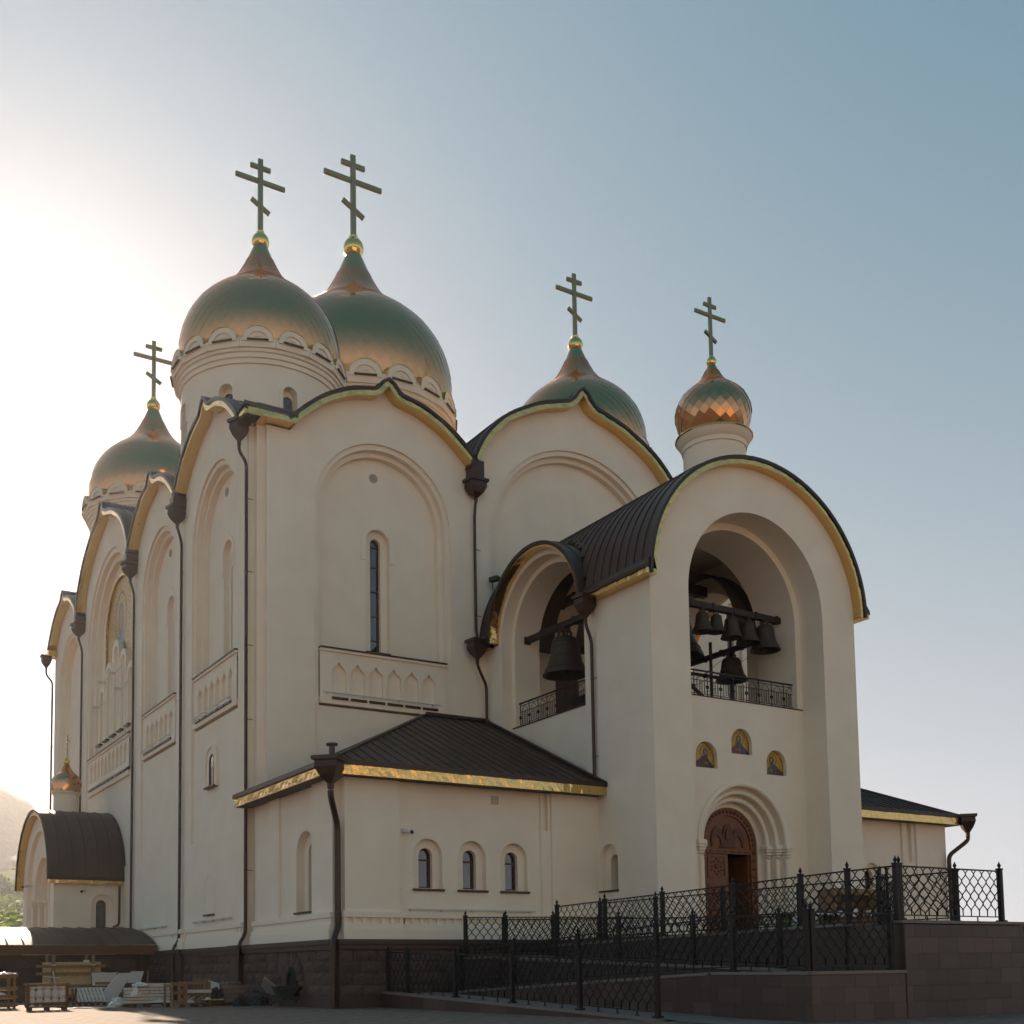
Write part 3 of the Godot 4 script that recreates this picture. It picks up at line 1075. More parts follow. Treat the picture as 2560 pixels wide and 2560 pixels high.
	hid.quad(Vector3(CX * 2 - 21.17, 0, ZN), Vector3(xr, 0, ZN - 0.3), Vector3(xr, 30.3, ZN - 0.3), Vector3(CX * 2 - 21.17, 30.3, ZN), Vector3.BACK)
	part(ch, "rear_wall", hid, M.plaster)
	var deck := B.new()
	deck.box(Vector3((XN + xr) * 0.5, 29.6, -79.6), Vector3(xr - XN - 5.0, 0.3, 45.0))
	part(ch, "roof_deck", deck, M.roof)
	# eave at the corner where the two gables meet
	var eb := B.new()
	eb.box(Vector3(21.2, 30.42, -53.95), Vector3(2.7, 0.34, 1.1))
	eb.box(Vector3(20.15, 30.42, -54.2), Vector3(0.92, 0.34, 1.3))
	part(ch, "corner_eave", eb, M.brass)
	var er := B.new()
	for q in [[Vector3(22.6, 30.6, -53.33), Vector3(19.6, 30.6, -53.33), Vector3(20.9, 31.55, -54.6), Vector3(23.4, 31.55, -54.6), Vector3(0, 1, 1)], [Vector3(19.6, 30.6, -53.33), Vector3(19.6, 30.6, -54.9), Vector3(20.9, 31.55, -55.6), Vector3(20.9, 31.55, -54.6), Vector3(-1, 1, 0)], [Vector3(19.6, 30.6, -53.33), Vector3(22.6, 30.6, -53.33), Vector3(22.6, 30.8, -53.33), Vector3(19.6, 30.8, -53.33), Vector3(0, 0, 1)], [Vector3(22.6, 30.6, -53.33), Vector3(22.6, 30.6, -54.2), Vector3(23.4, 31.55, -54.6), Vector3(22.6, 30.8, -53.33), Vector3(1, 0, 0)]]:
		er.quad(q[0], q[1], q[2], q[3], q[4])
	part(ch, "corner_eave_roof", er, M.roof)
	# leader heads and downpipes
	hopper(Vector3(19.85, 30.3, -54.75), 0.95, 0.4, 0.085)
	downpipe([Vector3(19.85, 29.1, -54.75), Vector3(19.85, 28.7, -54.75), Vector3(20.25, 28.2, -54.75), Vector3(20.25, 4.1, -54.75), Vector3(20.25, 3.5, -54.75), Vector3(19.9, 3.0, -54.75), Vector3(19.9, 0.05, -54.75)], 0.085, 3.9, Vector3.RIGHT)
	for z in [-65.8, -76.6, -92.3]:
		hopper(Vector3(19.95, 29.75, z), 1.1, 0.2, 0.085)
		var gb := B.new()
		gb.box(Vector3(20.0, 30.1, z), Vector3(0.85, 0.5, 0.75))
		gb.box(Vector3(20.0, 29.9, z - 0.05), Vector3(0.5, 0.6, 0.4))
		part(ch, "valley_gutter", gb, M.pipe)
		var foot: float = 4.1 if z < -70.0 else 3.3
		downpipe([Vector3(19.95, 28.5, z), Vector3(20.05, 28.2, z), Vector3(20.22, 27.6, z), Vector3(20.22, 4.2, z), Vector3(20.22, 3.5, z), Vector3(19.85, 3.0, z), Vector3(19.85, 0.05, z)], 0.085, 3.9, Vector3.BACK)
	hopper(Vector3(19.6, 29.9, -103.6), 0.95, 0.0, 0.085)
	var eb2 := B.new()
	eb2.box(Vector3(20.2, 30.0, -103.3), Vector3(1.2, 0.5, 1.2))
	part(ch, "corner_eave", eb2, M.brass)
	downpipe([Vector3(19.6, 28.7, -103.6), Vector3(19.6, 28.2, -103.6), Vector3(20.15, 27.6, -103.6), Vector3(20.15, 0.05, -103.6)], 0.085, 3.9, Vector3.RIGHT)
	hopper(Vector3(33.75, 29.65, ZN + 0.45), 1.2, 0.0, 0.085)
	var vb := B.new()
	vb.box(Vector3(33.75, 30.25, ZN + 0.4), Vector3(0.75, 0.95, 0.8))
	part(ch, "valley_gutter", vb, M.pipe)
	downpipe([Vector3(33.75, 28.4, ZN + 0.42), Vector3(33.78, 28.1, ZN + 0.3), Vector3(33.78, 27.6, ZN + 0.22), Vector3(33.78, 20.9, ZN + 0.22), Vector3(33.7, 20.3, ZN + 0.5), Vector3(33.5, 20.0, ZN + 0.6)], 0.085, 3.9, Vector3.RIGHT)
	# plinth and mouldings of the left side
	plinth(fl, -103.3, -54.87, false)
	stones(ch, fl, -75.5, -67.6, [0.47, 0.99, 1.5, 2.0, 2.49], 0.235, 1.1)
	stones(ch, fl, -64.6, -56.2, [0.47, 0.99, 1.5, 2.0, 2.49], 0.235, 1.1)
	for e in [[-67.5, -64.7], [-56.1, -54.9], [-78.0, -75.6]]:
		var pb := B.new()
		fbox(pb, fl, e[0], e[1], 0.0, 2.5, 0.0, 0.42)
		fbox(pb, fl, e[0] - 0.1, e[1] + 0.1, 0.0, 0.47, 0.0, 0.52)
		fbox(pb, fl, e[0] - 0.08, e[1] + 0.08, 2.5, 2.73, 0.0, 0.52)
		fbox(pb, fl, e[0] - 0.1, e[1] + 0.1, 2.73, 2.94, 0.0, 0.6)
		part(ch, "plinth_pier", pb, M.granite)
	belts(fl, -103.0, -55.0, false, -0.1)
	for e in [[-67.3, -64.9], [-56.0, -55.1], [-78.0, -75.7]]:
		belts(fl, e[0], e[1], true, 0.06)
	led(fl, -63.3, -57.0, 4.45, 0.0)
	led(fl, -74.5, -68.5, 4.45, 0.0)
	# drums and domes
	var small_half := [Vector2(5.15, 42.35), Vector2(5.42, 43.3), Vector2(5.55, 44.3), Vector2(5.42, 45.35), Vector2(5.05, 46.4), Vector2(4.45, 47.35), Vector2(3.72, 48.1), Vector2(2.95, 48.72), Vector2(2.25, 49.3), Vector2(1.72, 49.92), Vector2(1.34, 50.55), Vector2(1.02, 51.2), Vector2(0.73, 51.9), Vector2(0.5, 52.45), Vector2(0.42, 52.6)]
	var sc := [5.6, 1.85, 0.36, [0.885, 0.70, 0.37]]
	for q in [[27.66, -72.05], [27.66, -98.75], [55.2, -72.05]]:
		big_drum(q[0], q[1], 5.38, 29.7, 42.2, 1.0, 16, small_half, 44, 52.85, 0.62, sc, eye)
	var big_half := []
	for p in small_half:
		var y: float = p.y
		var q := Vector2(p.x * 1.52, 48.55 + (y - 42.35) * 1.50)
		big_half.append(q)
	big_drum(41.4, -85.4, 7.95, 29.7, 48.3, 1.42, 18, big_half, 48, 64.55, 0.9, [7.8, 2.8, 0.48, [0.88, 0.69, 0.36]], eye)

func bay_mosaic(f: F, c: float, w: float, u0: float, u1: float, line: PackedVector2Array) -> void:
	# the wide bay of the side: a mosaic in the arch over a stepped group of blind windows
	var lo := PackedVector2Array([Vector2(u0, 2.9), Vector2(u1, 2.9)])
	var hi := PackedVector2Array([Vector2(u0, line[0].y)])
	for p in line:
		if p.x > u0 and p.x < u1:
			hi.append(p)
	hi.append(Vector2(u1, line[line.size() - 1].y))
	var b := B.new()
	wall(b, f, S.new(lo, hi), [[[arch(c, w, 9.0, 26.6, -1.0, 36), -0.15], [arch(c, w - 0.4, 15.6, 26.6, -1.0, 36), -0.5], [arch(c, w - 0.85, 15.6, 26.6, -1.0, 36), -0.95]]])
	part(ch, "wall", b, M.plaster)
	var tex := icon(77, lin(0.05, 0.06, 0.10), lin(0.07, 0.08, 0.12), 0.0, lin(0.06, 0.06, 0.10), 192, 256, 0.8)
	picture(f, arch(c, 4.0, 23.0, 27.4, 4.0, 24), -0.94, tex, "mosaic", "gold mosaic of a robed figure")
	var r := B.new()
	slab(r, f, arch(c, 4.2, 22.9, 27.4, 4.2, 24), -1.0, -0.78, [arch(c, 4.0, 23.0, 27.4, 4.0, 24)])
	part(ch, "mosaic_frame", r, M.brass)
	for q in [[-4.2, 23.0], [-2.1, 24.4], [0.0, 25.6], [2.1, 24.4], [4.2, 23.0]]:
		var wb := B.new()
		slab(wb, f, arch(c + q[0], 0.95, 18.9, q[1], 0.95), -0.95, -0.55, [arch(c + q[0], 0.5, 19.3, q[1], 0.5)])
		face(wb, f, arch(c + q[0], 0.5, 19.3, q[1], 0.5), [], -0.85)
		part(ch, "blind_window", wb, M.plaster)
		sill(f, c + q[0] - 0.6, c + q[0] + 0.6, 19.25, -0.6, -0.25, 0.12)
	for q in [[-4.5, -2.2, 22.3], [-2.9, -0.6, 23.9], [0.4, 2.9, 23.9], [2.2, 4.5, 22.3]]:
		var lb := B.new()
		lb.tube([f.p(c + q[0], q[2], -0.3), f.p(c + q[1], q[2], -0.3)], 0.05, 6)
		lb.box(f.p(c + q[0], q[2], -0.2), Vector3(0.3, 0.16, 0.5), Basis(f.u, UP, f.n))
		part(ch, "floodlight_bar", lb, M.lamp_white)
	var n := 10
	var bw := w - 0.6
	var pitch := bw * 2.0 / (n + 1.0)
	var bb := B.new()
	var holes := []
	for i in n:
		holes.append(arch(c + (i - (n - 1) * 0.5) * pitch, pitch * 0.36, 16.35, 17.4, 0.36, 16, 0.24))
	face(bb, f, rect(c - bw, c + bw, 15.98, 18.3), holes, -0.06)
	for h in holes:
		reveal(bb, f, h, -0.06, -0.26)
		face(bb, f, h, [], -0.26)
	fbox(bb, f, c - bw, c + bw, 18.1, 18.25, -0.3, 0.05)
	fbox(bb, f, c - bw, c + bw, 15.35, 15.7, -0.5, 0.03)
	part(ch, "arcade_band", bb, M.plaster)
	sill(f, c - bw, c + bw, 18.3, -0.9, 0.1, 0.1)
	for i in n:
		var a := c + (i - (n - 1) * 0.5) * pitch
		sill(f, a - pitch * 0.4, a + pitch * 0.4, 15.75, -0.05, 0.12, 0.14)

func arc_line(c: float, w: float, y: float, rise: float, k := 32) -> PackedVector2Array:
	return arch(c, w, y - 1.0, y, rise, k).hi

func cupola(x: float, z: float, r: float, y0: float, y1: float, half: Array, kt: int, knob_y: float, kr: float, cr: Array, along: Vector3, eye: Vector3) -> void:
	var b := B.new()
	b.lathe(Vector3(x, 0, z), [Vector2(r, y0), Vector2(r, y1 - r * 0.42), Vector2(r * 1.04, y1 - r * 0.42), Vector2(r * 1.05, y1 - r * 0.27), Vector2(r * 1.10, y1 - r * 0.24), Vector2(r * 1.19, y1 - r * 0.04), Vector2(r * 1.21, y1)], 48)
	part(ch, "drum", b, M.plaster)
	var e := B.new()
	e.lathe(Vector3(x, 0, z), [Vector2(r * 1.21, y1 - 0.02), Vector2(r * 1.25, y1), Vector2(r * 1.24, y1 + 0.06), Vector2(half[0].x * 0.98, half[0].y + 0.05)], 48)
	part(ch, "gilt_rim", e, M.gold_plain)
	var dome := onion(Vector3(x, 0, z), half, kt, 0.12, 0.01 * r, eye)
	var nb := B.new()
	var top: Vector2 = half[half.size() - 1]
	nb.lathe(Vector3(x, knob_y, z), [Vector2(top.x, top.y - knob_y - 0.1), Vector2(top.x * 0.8, -kr * 0.9), Vector2(kr * 0.9, -kr * 0.45), Vector2(kr, 0), Vector2(kr * 0.9, kr * 0.42), Vector2(kr * 0.6, kr * 0.85), Vector2(kr * 0.36, kr * 1.3), Vector2(0, kr * 1.35)], 24)
	place(dome, "finial_ball", nb.mesh(), M.gold_plain)
	cross(dome, Vector3(x, knob_y + kr, z), cr[0], cr[1], cr[2], along, cr[3])

func eave_strip(f: F, u0: float, u1: float, y: float, out: float, back: float) -> void:
	# a straight eave under a barrel roof: brass in lengths, the flared foot of the roof over it
	var u := u0
	var k := 0
	while u < u1 - 0.05:
		var e := minf(u + 1.3, u1)
		var b := B.new()
		fbox(b, f, u + 0.002, e - 0.002, y, y + 0.24, -0.02, out + 0.004 * (k % 2))
		part(ch, "fascia_panel", b, M.brass)
		u = e
		k += 1
	var r := B.new()
	var us := u0
	r.quad(f.p(us, y + 0.24, out + 0.1), f.p(u1, y + 0.24, out + 0.1), f.p(u1, y + 0.42, out + 0.06), f.p(us, y + 0.42, out + 0.06), f.n)
	r.quad(f.p(us, y + 0.24, out + 0.1), f.p(u1, y + 0.24, out + 0.1), f.p(u1, y + 0.245, -0.02), f.p(us, y + 0.245, -0.02), Vector3.DOWN)
	r.quad(f.p(us, y + 0.42, out + 0.06), f.p(u1, y + 0.42, out + 0.06), f.p(u1, y + 0.42 + back * 1.3, out + 0.06 - back), f.p(us, y + 0.42 + back * 1.3, out + 0.06 - back), f.n + UP)
	for s in [us, u1]:
		r.quad(f.p(s, y + 0.24, out + 0.1), f.p(s, y + 0.42, out + 0.06), f.p(s, y + 0.42 + back * 1.3, out + 0.06 - back), f.p(s, y + 0.24, -0.02), f.u * signf(s - (u0 + u1) * 0.5))
	part(ch, "eave_flashing", r, M.roof_trim)

func tower() -> void:
	var eye := Vector3(0, 1.6, 0)
	var tc := 41.45
	var xr := 48.4
	var ff := F.new(Vector3(0, 0, ZT), Vector3.RIGHT)
	var fl := F.new(Vector3(XT, 0, 0), Vector3.BACK)
	var fr := F.new(Vector3(xr, 0, 0), Vector3.FORWARD)
	var p := arc_line(tc, 6.95, 19.75, 6.62, 48)
	var s := S.new(PackedVector2Array([Vector2(XT, 0), Vector2(xr, 0)]), p)
	var big := arch(tc, 4.57, 0.0, 19.55, 4.57, 36)
	var b := B.new()
	face(b, ff, s, [big], 0.0)
	reveal(b, ff, big, 0.0, -1.52)
	# recessed panel with the portal and three icon niches
	var pc := 41.5
	var ic := [arch(39.15, 0.71, 11.35, 11.95, 0.71), arch(41.55, 0.71, 12.22, 12.82, 0.71), arch(43.95, 0.70, 11.33, 11.93, 0.70)]
	var niches := []
	for q in ic:
		niches.append([[q, -0.28 - 1.52]])
	var portal := [arch(pc, 2.88, 0.0, 7.7, 2.88, 36), arch(pc, 2.52, 0.0, 7.7, 2.52, 36), arch(pc, 2.2, 0.0, 7.7, 2.2, 36), arch(pc, 1.95, 0.0, 7.7, 1.95, 36)]
	var low := rect(tc - 4.57, tc + 4.57, 0.0, 14.9)
	face(b, ff, low, [portal[0]] + ic, -1.52)
	for i in 3:
		var d := -1.52 - 0.34 * i
		reveal(b, ff, portal[i], d, d - 0.34)
		face(b, ff, portal[i], [portal[i + 1]], d - 0.34)
	reveal(b, ff, portal[3], -2.54, -3.0)
	for q in ic:
		reveal(b, ff, q, -1.52, -1.74)
	# upper arch: second ring and the vault behind it
	var ring := arch(tc, 4.2, 14.9, 19.55, 4.2, 36)
	face(b, ff, arch(tc, 4.57, 14.9, 19.55, 4.57, 36), [ring], -1.52)
	reveal(b, ff, ring, -1.52, -4.2)
	part(ch, "wall", b, M.plaster)
	# left and right walls with the side arches
	for q in [[fl, -48.63, -54.15, ZT, 1.0], [fr, 48.63, -ZT, 54.15, -1.0]]:
		var f: F = q[0]
		var c: float = q[1]
		var hi := PackedVector2Array([Vector2(q[2], 19.85)])
		hi.append_array(arc_line(c, 4.05, 19.85, 4.0, 32))
		hi.append(Vector2(q[3], 19.85))
		var o2 := S.new(PackedVector2Array([Vector2(q[2], 0), Vector2(q[3], 0)]), hi)
		var w := B.new()
		var h1 := arch(c, 3.79, 9.0, 19.82, 3.75, 32)
		var slit := []
		if f == fl:
			slit = [arch(-43.28, 0.66, 5.3, 6.9, 0.66)]
		face(w, f, o2, [h1] + slit, 0.0)
		for h in slit:
			reveal(w, f, h, 0.0, -0.3)
			var inner := arch(-43.2, 0.33, 5.35, 6.72, 0.33)
			face(w, f, h, [inner], -0.3)
			reveal(w, f, inner, -0.3, -0.9)
		reveal(w, f, h1, 0.0, -0.7)
		face(w, f, rect(c - 3.79, c + 3.79, 9.0, 15.0), [], -0.7)
		var h2 := arch(c, 3.5, 15.0, 19.82, 3.46, 32)
		face(w, f, arch(c, 3.79, 15.0, 19.82, 3.75, 32), [h2], -0.7)
		reveal(w, f, h2, -0.7, -2.38)
		part(ch, "wall", w, M.plaster)
		var g := F.new(Vector3(XT + 2.38 if f == fl else xr - 2.38, 0, 0), f.u * -1.0)
		var iw := B.new()
		var c2 := -c
		face(iw, g, rect(44.02 if f == fl else -54.1, 54.1 if f == fl else -44.02, 14.9, 24.6), [arch(c2, 3.5, 15.0, 19.82, 3.46, 32)], 0.0)
		part(ch, "belfry_wall", iw, M.plaster)
		gable(f, arc_line(c, 4.05, 19.85, 4.0, 32), Vector2(c, 19.85), 0.62, 4.0, 8, 0.62, 0.1, 0.2)
		var edge := B.new()
		fbox(edge, f, c - 3.79, c + 3.79, 14.99, 15.06, -0.9, -0.66)
		part(ch, "sill_flashing", edge, M.pipe)
	window(fl, -43.2, 0.33, 5.35, 6.72, -0.85, [], 0.07)
	sill(fl, -43.98, -42.58, 5.27, -0.3, 0.12)
	var ch_b := B.new()
	var fbk := F.new(Vector3(0, 0, ZT - 4.2), Vector3.LEFT)
	face(ch_b, fbk, rect(-46.0, -36.9, 14.9, 24.6), [arch(-tc, 4.2, 14.9, 19.55, 4.2, 36)], 0.0)
	part(ch, "belfry_wall", ch_b, M.plaster)
	var vb := B.new()
	vb.box(Vector3(tc, 24.7, -49.1), Vector3(9.2, 0.2, 10.3))
	part(ch, "belfry_ceiling", vb, M.plaster)
	var fbx := B.new()
	fbx.box(Vector3(tc, 14.78, -47.75), Vector3(9.06, 0.22, 12.5))
	part(ch, "belfry_floor", fbx, M.granite)
	var sf := B.new()
	fbox(sf, ff, tc - 4.55, tc + 4.55, 14.905, 14.96, -1.75, -1.49)
	part(ch, "sill_flashing", sf, M.pipe)
	# the inner back wall of the belfry
	var bb := B.new()
	bb.quad(Vector3(36.88, 14.9, -54.05), Vector3(46.02, 14.9, -54.05), Vector3(46.02, 24.6, -54.05), Vector3(36.88, 24.6, -54.05), Vector3.BACK)
	part(ch, "belfry_wall", bb, M.plaster)
	var bd := B.new()
	face(bd, F.new(Vector3(0, 0, -54.0), Vector3.RIGHT), arch(40.2, 0.85, 14.9, 18.6, 0.85), [], 0.0)
	part(ch, "belfry_door", bd, M.frame)
	# roofs
	gable(ff, p, Vector2(tc, 19.75), 0.5, 14.4, 8, 0.62, 0.24, 0.17, 1.0)
	eave_strip(fl, -44.2, ZT + 0.5, 19.72, 0.62, 0.5)
	eave_strip(fl, -54.0, -53.2, 19.72, 0.62, 0.5)
	eave_strip(fr, -ZT - 0.5, 44.2, 19.72, 0.62, 0.5)
	hopper(Vector3(33.95, 19.95, -44.0), 1.0, 0.1, 0.085)
	downpipe([Vector3(33.95, 18.75, -44.0), Vector3(33.98, 18.5, -44.0), Vector3(34.33, 17.8, -44.05), Vector3(34.33, 10.7, -44.05)], 0.085, 3.9, Vector3.BACK)
	hopper(Vector3(33.5, 20.1, -53.4), 1.1, 0.1, 0.085)
	downpipe([Vector3(33.5, 18.9, -53.4), Vector3(33.55, 18.6, -53.4), Vector3(34.3, 17.7, -53.75), Vector3(34.3, 15.4, -53.75)], 0.085, 3.0, Vector3.BACK)
	cupola(tc, -42.45, 1.6, 25.2, 29.05, [Vector2(1.5, 29.1), Vector2(1.78, 29.65), Vector2(1.95, 30.3), Vector2(1.88, 30.85), Vector2(1.62, 31.35), Vector2(1.22, 31.75), Vector2(0.86, 32.02), Vector2(0.6, 32.32), Vector2(0.4, 32.68), Vector2(0.26, 33.02), Vector2(0.2, 33.15)], 22, 33.33, 0.27, [3.3, 1.08, 0.21, [0.86, 0.695, 0.34]], Vector3.RIGHT, eye)
	# portal mouldings, columns and capitals
	for i in 3:
		var w: float = [2.88, 2.52, 2.2][i]
		var d := -1.52 - 0.34 * i
		var t := B.new()
		var pts := []
		for k in 29:
			var a := PI * k / 28.0
			pts.append(ff.p(pc - cos(a) * (w + 0.05), 7.75 + sin(a) * (w + 0.05), d + 0.02))
		t.tube(pts, 0.13, 8)
		part(ch, "archivolt", t, M.plaster_trim)
		for sgn in [-1.0, 1.0]:
			var col := B.new()
			var o := ff.p(pc + sgn * (w + 0.06), 0, d + 0.03)
			col.lathe(o, [Vector2(0.13, 2.9), Vector2(0.13, 7.0)], 12)
			part(ch, "column", col, M.plaster_trim)
			var cap := B.new()
			var q := ff.p(pc + sgn * (w + 0.10), 0, d)
			cap.box(q + UP * 7.64, Vector3(0.52, 0.24, 0.5), Basis(), 0.02)
			cap.box(q + UP * 7.45, Vector3(0.44, 0.14, 0.42), Basis(), 0.03)
			cap.box(q + UP * 7.3, Vector3(0.36, 0.14, 0.34), Basis(), 0.03)
			cap.box(q + UP * 7.14, Vector3(0.30, 0.10, 0.28), Basis(), 0.03)
			part(ch, "capital", cap, M.plaster_trim)
	var ob := B.new()
	slab(ob, ff, arch(pc, 3.12, 7.7, 7.71, 3.12, 36), -1.6, -1.42, [arch(pc, 2.88, 7.69, 7.71, 2.88, 36)])
	part(ch, "archivolt", ob, M.plaster_trim)
	# the door
	var dz := -2.62
	var db := B.new()
	slab(db, ff, arch(pc, 1.95, 2.87, 7.7, 1.95, 32), dz - 0.15, dz, [arch(pc, 1.55, 2.9, 7.7, 1.55, 32)])
	var door := part(ch, "door_frame", db, M.door_wood)
	var ros := B.new()
	for k in 21:
		var a := PI * (k + 0.5) / 21.0
		ros.lathe(ff.p(pc - cos(a) * 1.75, 7.7 + sin(a) * 1.75, dz), [Vector2(0.10, 0.0), Vector2(0.09, 0.05), Vector2(0.0, 0.06)], 8, Basis(ff.u, ff.n, ff.u.cross(ff.n)))
	for k in 11:
		for sgn in [-1.0, 1.0]:
			ros.lathe(ff.p(pc + sgn * 1.75, 3.2 + k * 0.42, dz), [Vector2(0.10, 0.0), Vector2(0.09, 0.05), Vector2(0.0, 0.06)], 8, Basis(ff.u, ff.n, ff.u.cross(ff.n)))
	place(door, "carved_rosettes", ros.mesh(), M.door_carving)
	var ty := B.new()
	face(ty, ff, arch(pc, 1.55, 7.45, 7.7, 1.55, 32), [], dz - 0.08)
	fbox(ty, ff, pc - 1.55, pc + 1.55, 7.28, 7.52, dz - 0.12, dz + 0.03)
	var tym := part(ch, "tympanum", ty, M.door_wood)
	var rel := B.new()
	slab(rel, ff, arch(pc, 0.34, 7.62, 8.25, 0.55, 16), dz - 0.08, dz + 0.0)
	slab(rel, ff, arch(pc, 0.20, 8.0, 8.3, 0.3, 12), dz, dz + 0.06)
	fbox(rel, ff, pc - 0.55, pc + 0.55, 7.6, 7.68, dz - 0.08, dz + 0.02)
	for sgn in [-1.0, 1.0]:
		var wing := PackedVector2Array()
		for q in [[0.3, 8.05], [0.45, 8.5], [0.75, 8.66], [1.02, 8.45], [1.15, 8.0], [1.12, 7.62], [1.0, 7.62], [0.93, 8.0], [0.72, 8.22], [0.52, 8.05], [0.45, 7.7], [0.3, 7.7]]:
			wing.append(Vector2(pc + sgn * q[0], q[1]))
		rel.prism(wing, ff, dz - 0.08, dz - 0.01)
	for k in 6:
		rel.box(ff.p(pc - 1.2 + k * 0.48, 7.4, dz + 0.03), Vector3(0.3, 0.1, 0.05), Basis(), 0.02)
	place(tym, "carved_relief", rel.mesh(), M.door_carving)
	var leaf := B.new()
	fbox(leaf, ff, pc - 1.55, pc - 0.02, 2.9, 7.28, dz - 0.12, dz - 0.06)
	var lf := part(ch, "door_leaf", leaf, M.door_wood, "closed carved wooden door leaf")
	for y in [3.1, 4.6, 6.05]:
		var cb := B.new()
		slab(cb, ff, rect(pc - 1.42, pc - 0.2, y, y + 1.15), dz - 0.07, dz - 0.02, [rect(pc - 1.32, pc - 0.3, y + 0.1, y + 1.05)])
		place(lf, "panel_frame", cb.mesh(), M.door_wood)
		var fo := B.new()
		for k in 12:
			var a := TAU * k / 12.0
			var r := 0.30 + 0.1 * (k % 2)
			fo.box(ff.p(pc - 0.81 + cos(a) * r, y + 0.575 + sin(a) * r * 0.95, dz - 0.045), Vector3(0.15, 0.09, 0.05), Basis(Vector3.BACK, a + 0.6), 0.02)
		fo.lathe(ff.p(pc - 0.81, y + 0.575, dz - 0.06), [Vector2(0.16, 0.0), Vector2(0.12, 0.05), Vector2(0, 0.05)], 10, Basis(ff.u, ff.n, ff.u.cross(ff.n)))
		place(lf, "carved_panel", fo.mesh(), M.door_carving)
	for k in 4:
		var st := B.new()
		st.box(ff.p(pc - 1.3 + k * 0.34, 4.42, dz - 0.05), Vector3(0.2, 0.12, 0.05), Basis(), 0.02)
		place(lf, "carved_band", st.mesh(), M.door_carving)
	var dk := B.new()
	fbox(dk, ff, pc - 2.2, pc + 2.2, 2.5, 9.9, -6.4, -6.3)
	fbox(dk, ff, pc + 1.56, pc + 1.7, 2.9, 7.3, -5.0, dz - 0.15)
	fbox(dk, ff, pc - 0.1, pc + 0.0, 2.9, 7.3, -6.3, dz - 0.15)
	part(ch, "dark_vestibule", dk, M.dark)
	var ol := B.new()
	ol.box(Vector3(pc + 1.48, 5.1, ZT + dz - 0.85), Vector3(0.08, 4.35, 1.45))
	part(ch, "door_leaf", ol, M.door_wood, "open inner door leaf")
	# icons
	picture(ff, ic[0], -1.73, icon(51, lin(0.06, 0.018, 0.016), lin(0.045, 0.016, 0.015), 0.8, lin(0.045, 0.015, 0.013)), "icon", "left icon, figure in a maroon robe bowing to the right")
	picture(ff, ic[1], -1.73, icon(52, lin(0.10, 0.03, 0.02), lin(0.03, 0.05, 0.085), 0.0, lin(0.05, 0.028, 0.015)), "icon", "middle icon, facing figure in red and blue")
	picture(ff, ic[2], -1.73, icon(53, lin(0.055, 0.038, 0.026), lin(0.07, 0.055, 0.04), -0.8, lin(0.035, 0.018, 0.011)), "icon", "right icon, figure in a brown robe bowing to the left")
	# belfry balustrades
	balustrade(ff, tc - 4.45, tc + 4.45, 14.96, -1.85)
	balustrade(fl, -48.63 - 3.4, -48.63 + 3.4, 15.06, -0.95)
	balustrade(fr, 48.63 - 3.4, 48.63 + 3.4, 15.06, -0.95)
	var sp := B.new()
	sp.box(Vector3(34.9, 24.0, ZN + 0.5), Vector3(0.35, 0.28, 0.6), Basis(Vector3.UP, 0.4), 0.03)
	sp.bar(Vector3(34.9, 24.0, ZN + 0.3), Vector3(35.1, 23.5, ZN), 0.06, 0.06)
	part(ch, "floodlight", sp, M.steel_dark)

func balustrade(f: F, u0: float, u1: float, y: float, d: float) -> void:
	# wrought railing of pointed arches and ringed rods
	var b := B.new()
	var h := 1.35
	b.bar(f.p(u0 - 0.15, y + h, d), f.p(u1 + 0.15, y + h, d), 0.09, 0.07)
	for v in [0.18, 0.86, 1.2]:
		b.bar(f.p(u0, y + v, d), f.p(u1, y + v, d), 0.03, 0.03)
	var n := int(round((u1 - u0) / 0.85))
	var w := (u1 - u0) / n
	for i in n + 1:
		var u := u0 + i * w
		b.bar(f.p(u, y, d), f.p(u, y + h, d), 0.035, 0.035, f.n)
		b.box(f.p(u, y + 0.55, d), Vector3(0.17, 0.15, 0.05), Basis(f.u, UP, f.n))
	for i in n:
		var c := u0 + (i + 0.5) * w
		for s in [-1.0, 1.0]:
			b.bar(f.p(c + s * w * 0.28, y + 0.18, d), f.p(c + s * w * 0.28, y + 0.86, d), 0.028, 0.028, f.n)
			var pts := []
			for k in 9:
				var t := k / 8.0
				pts.append(f.p(c + s * (w * 0.34 * (1.0 - pow(t, 1.6)) ), y + 0.86 + 0.34 * (t * 0.75 + 0.25 * t * t), d))
			b.tube(pts, 0.016, 4, false)
			b.bar(f.p(c + s * 0.085, y + 0.22, d), f.p(c + s * 0.085, y + 0.84, d), 0.022, 0.022, f.n)
		for v in [0.3, 0.42, 0.54, 0.66, 0.78]:
			b.bar(f.p(c - 0.085, y + v, d), f.p(c + 0.085, y + v, d), 0.022, 0.022)
	part(ch, "balustrade", b, M.iron)

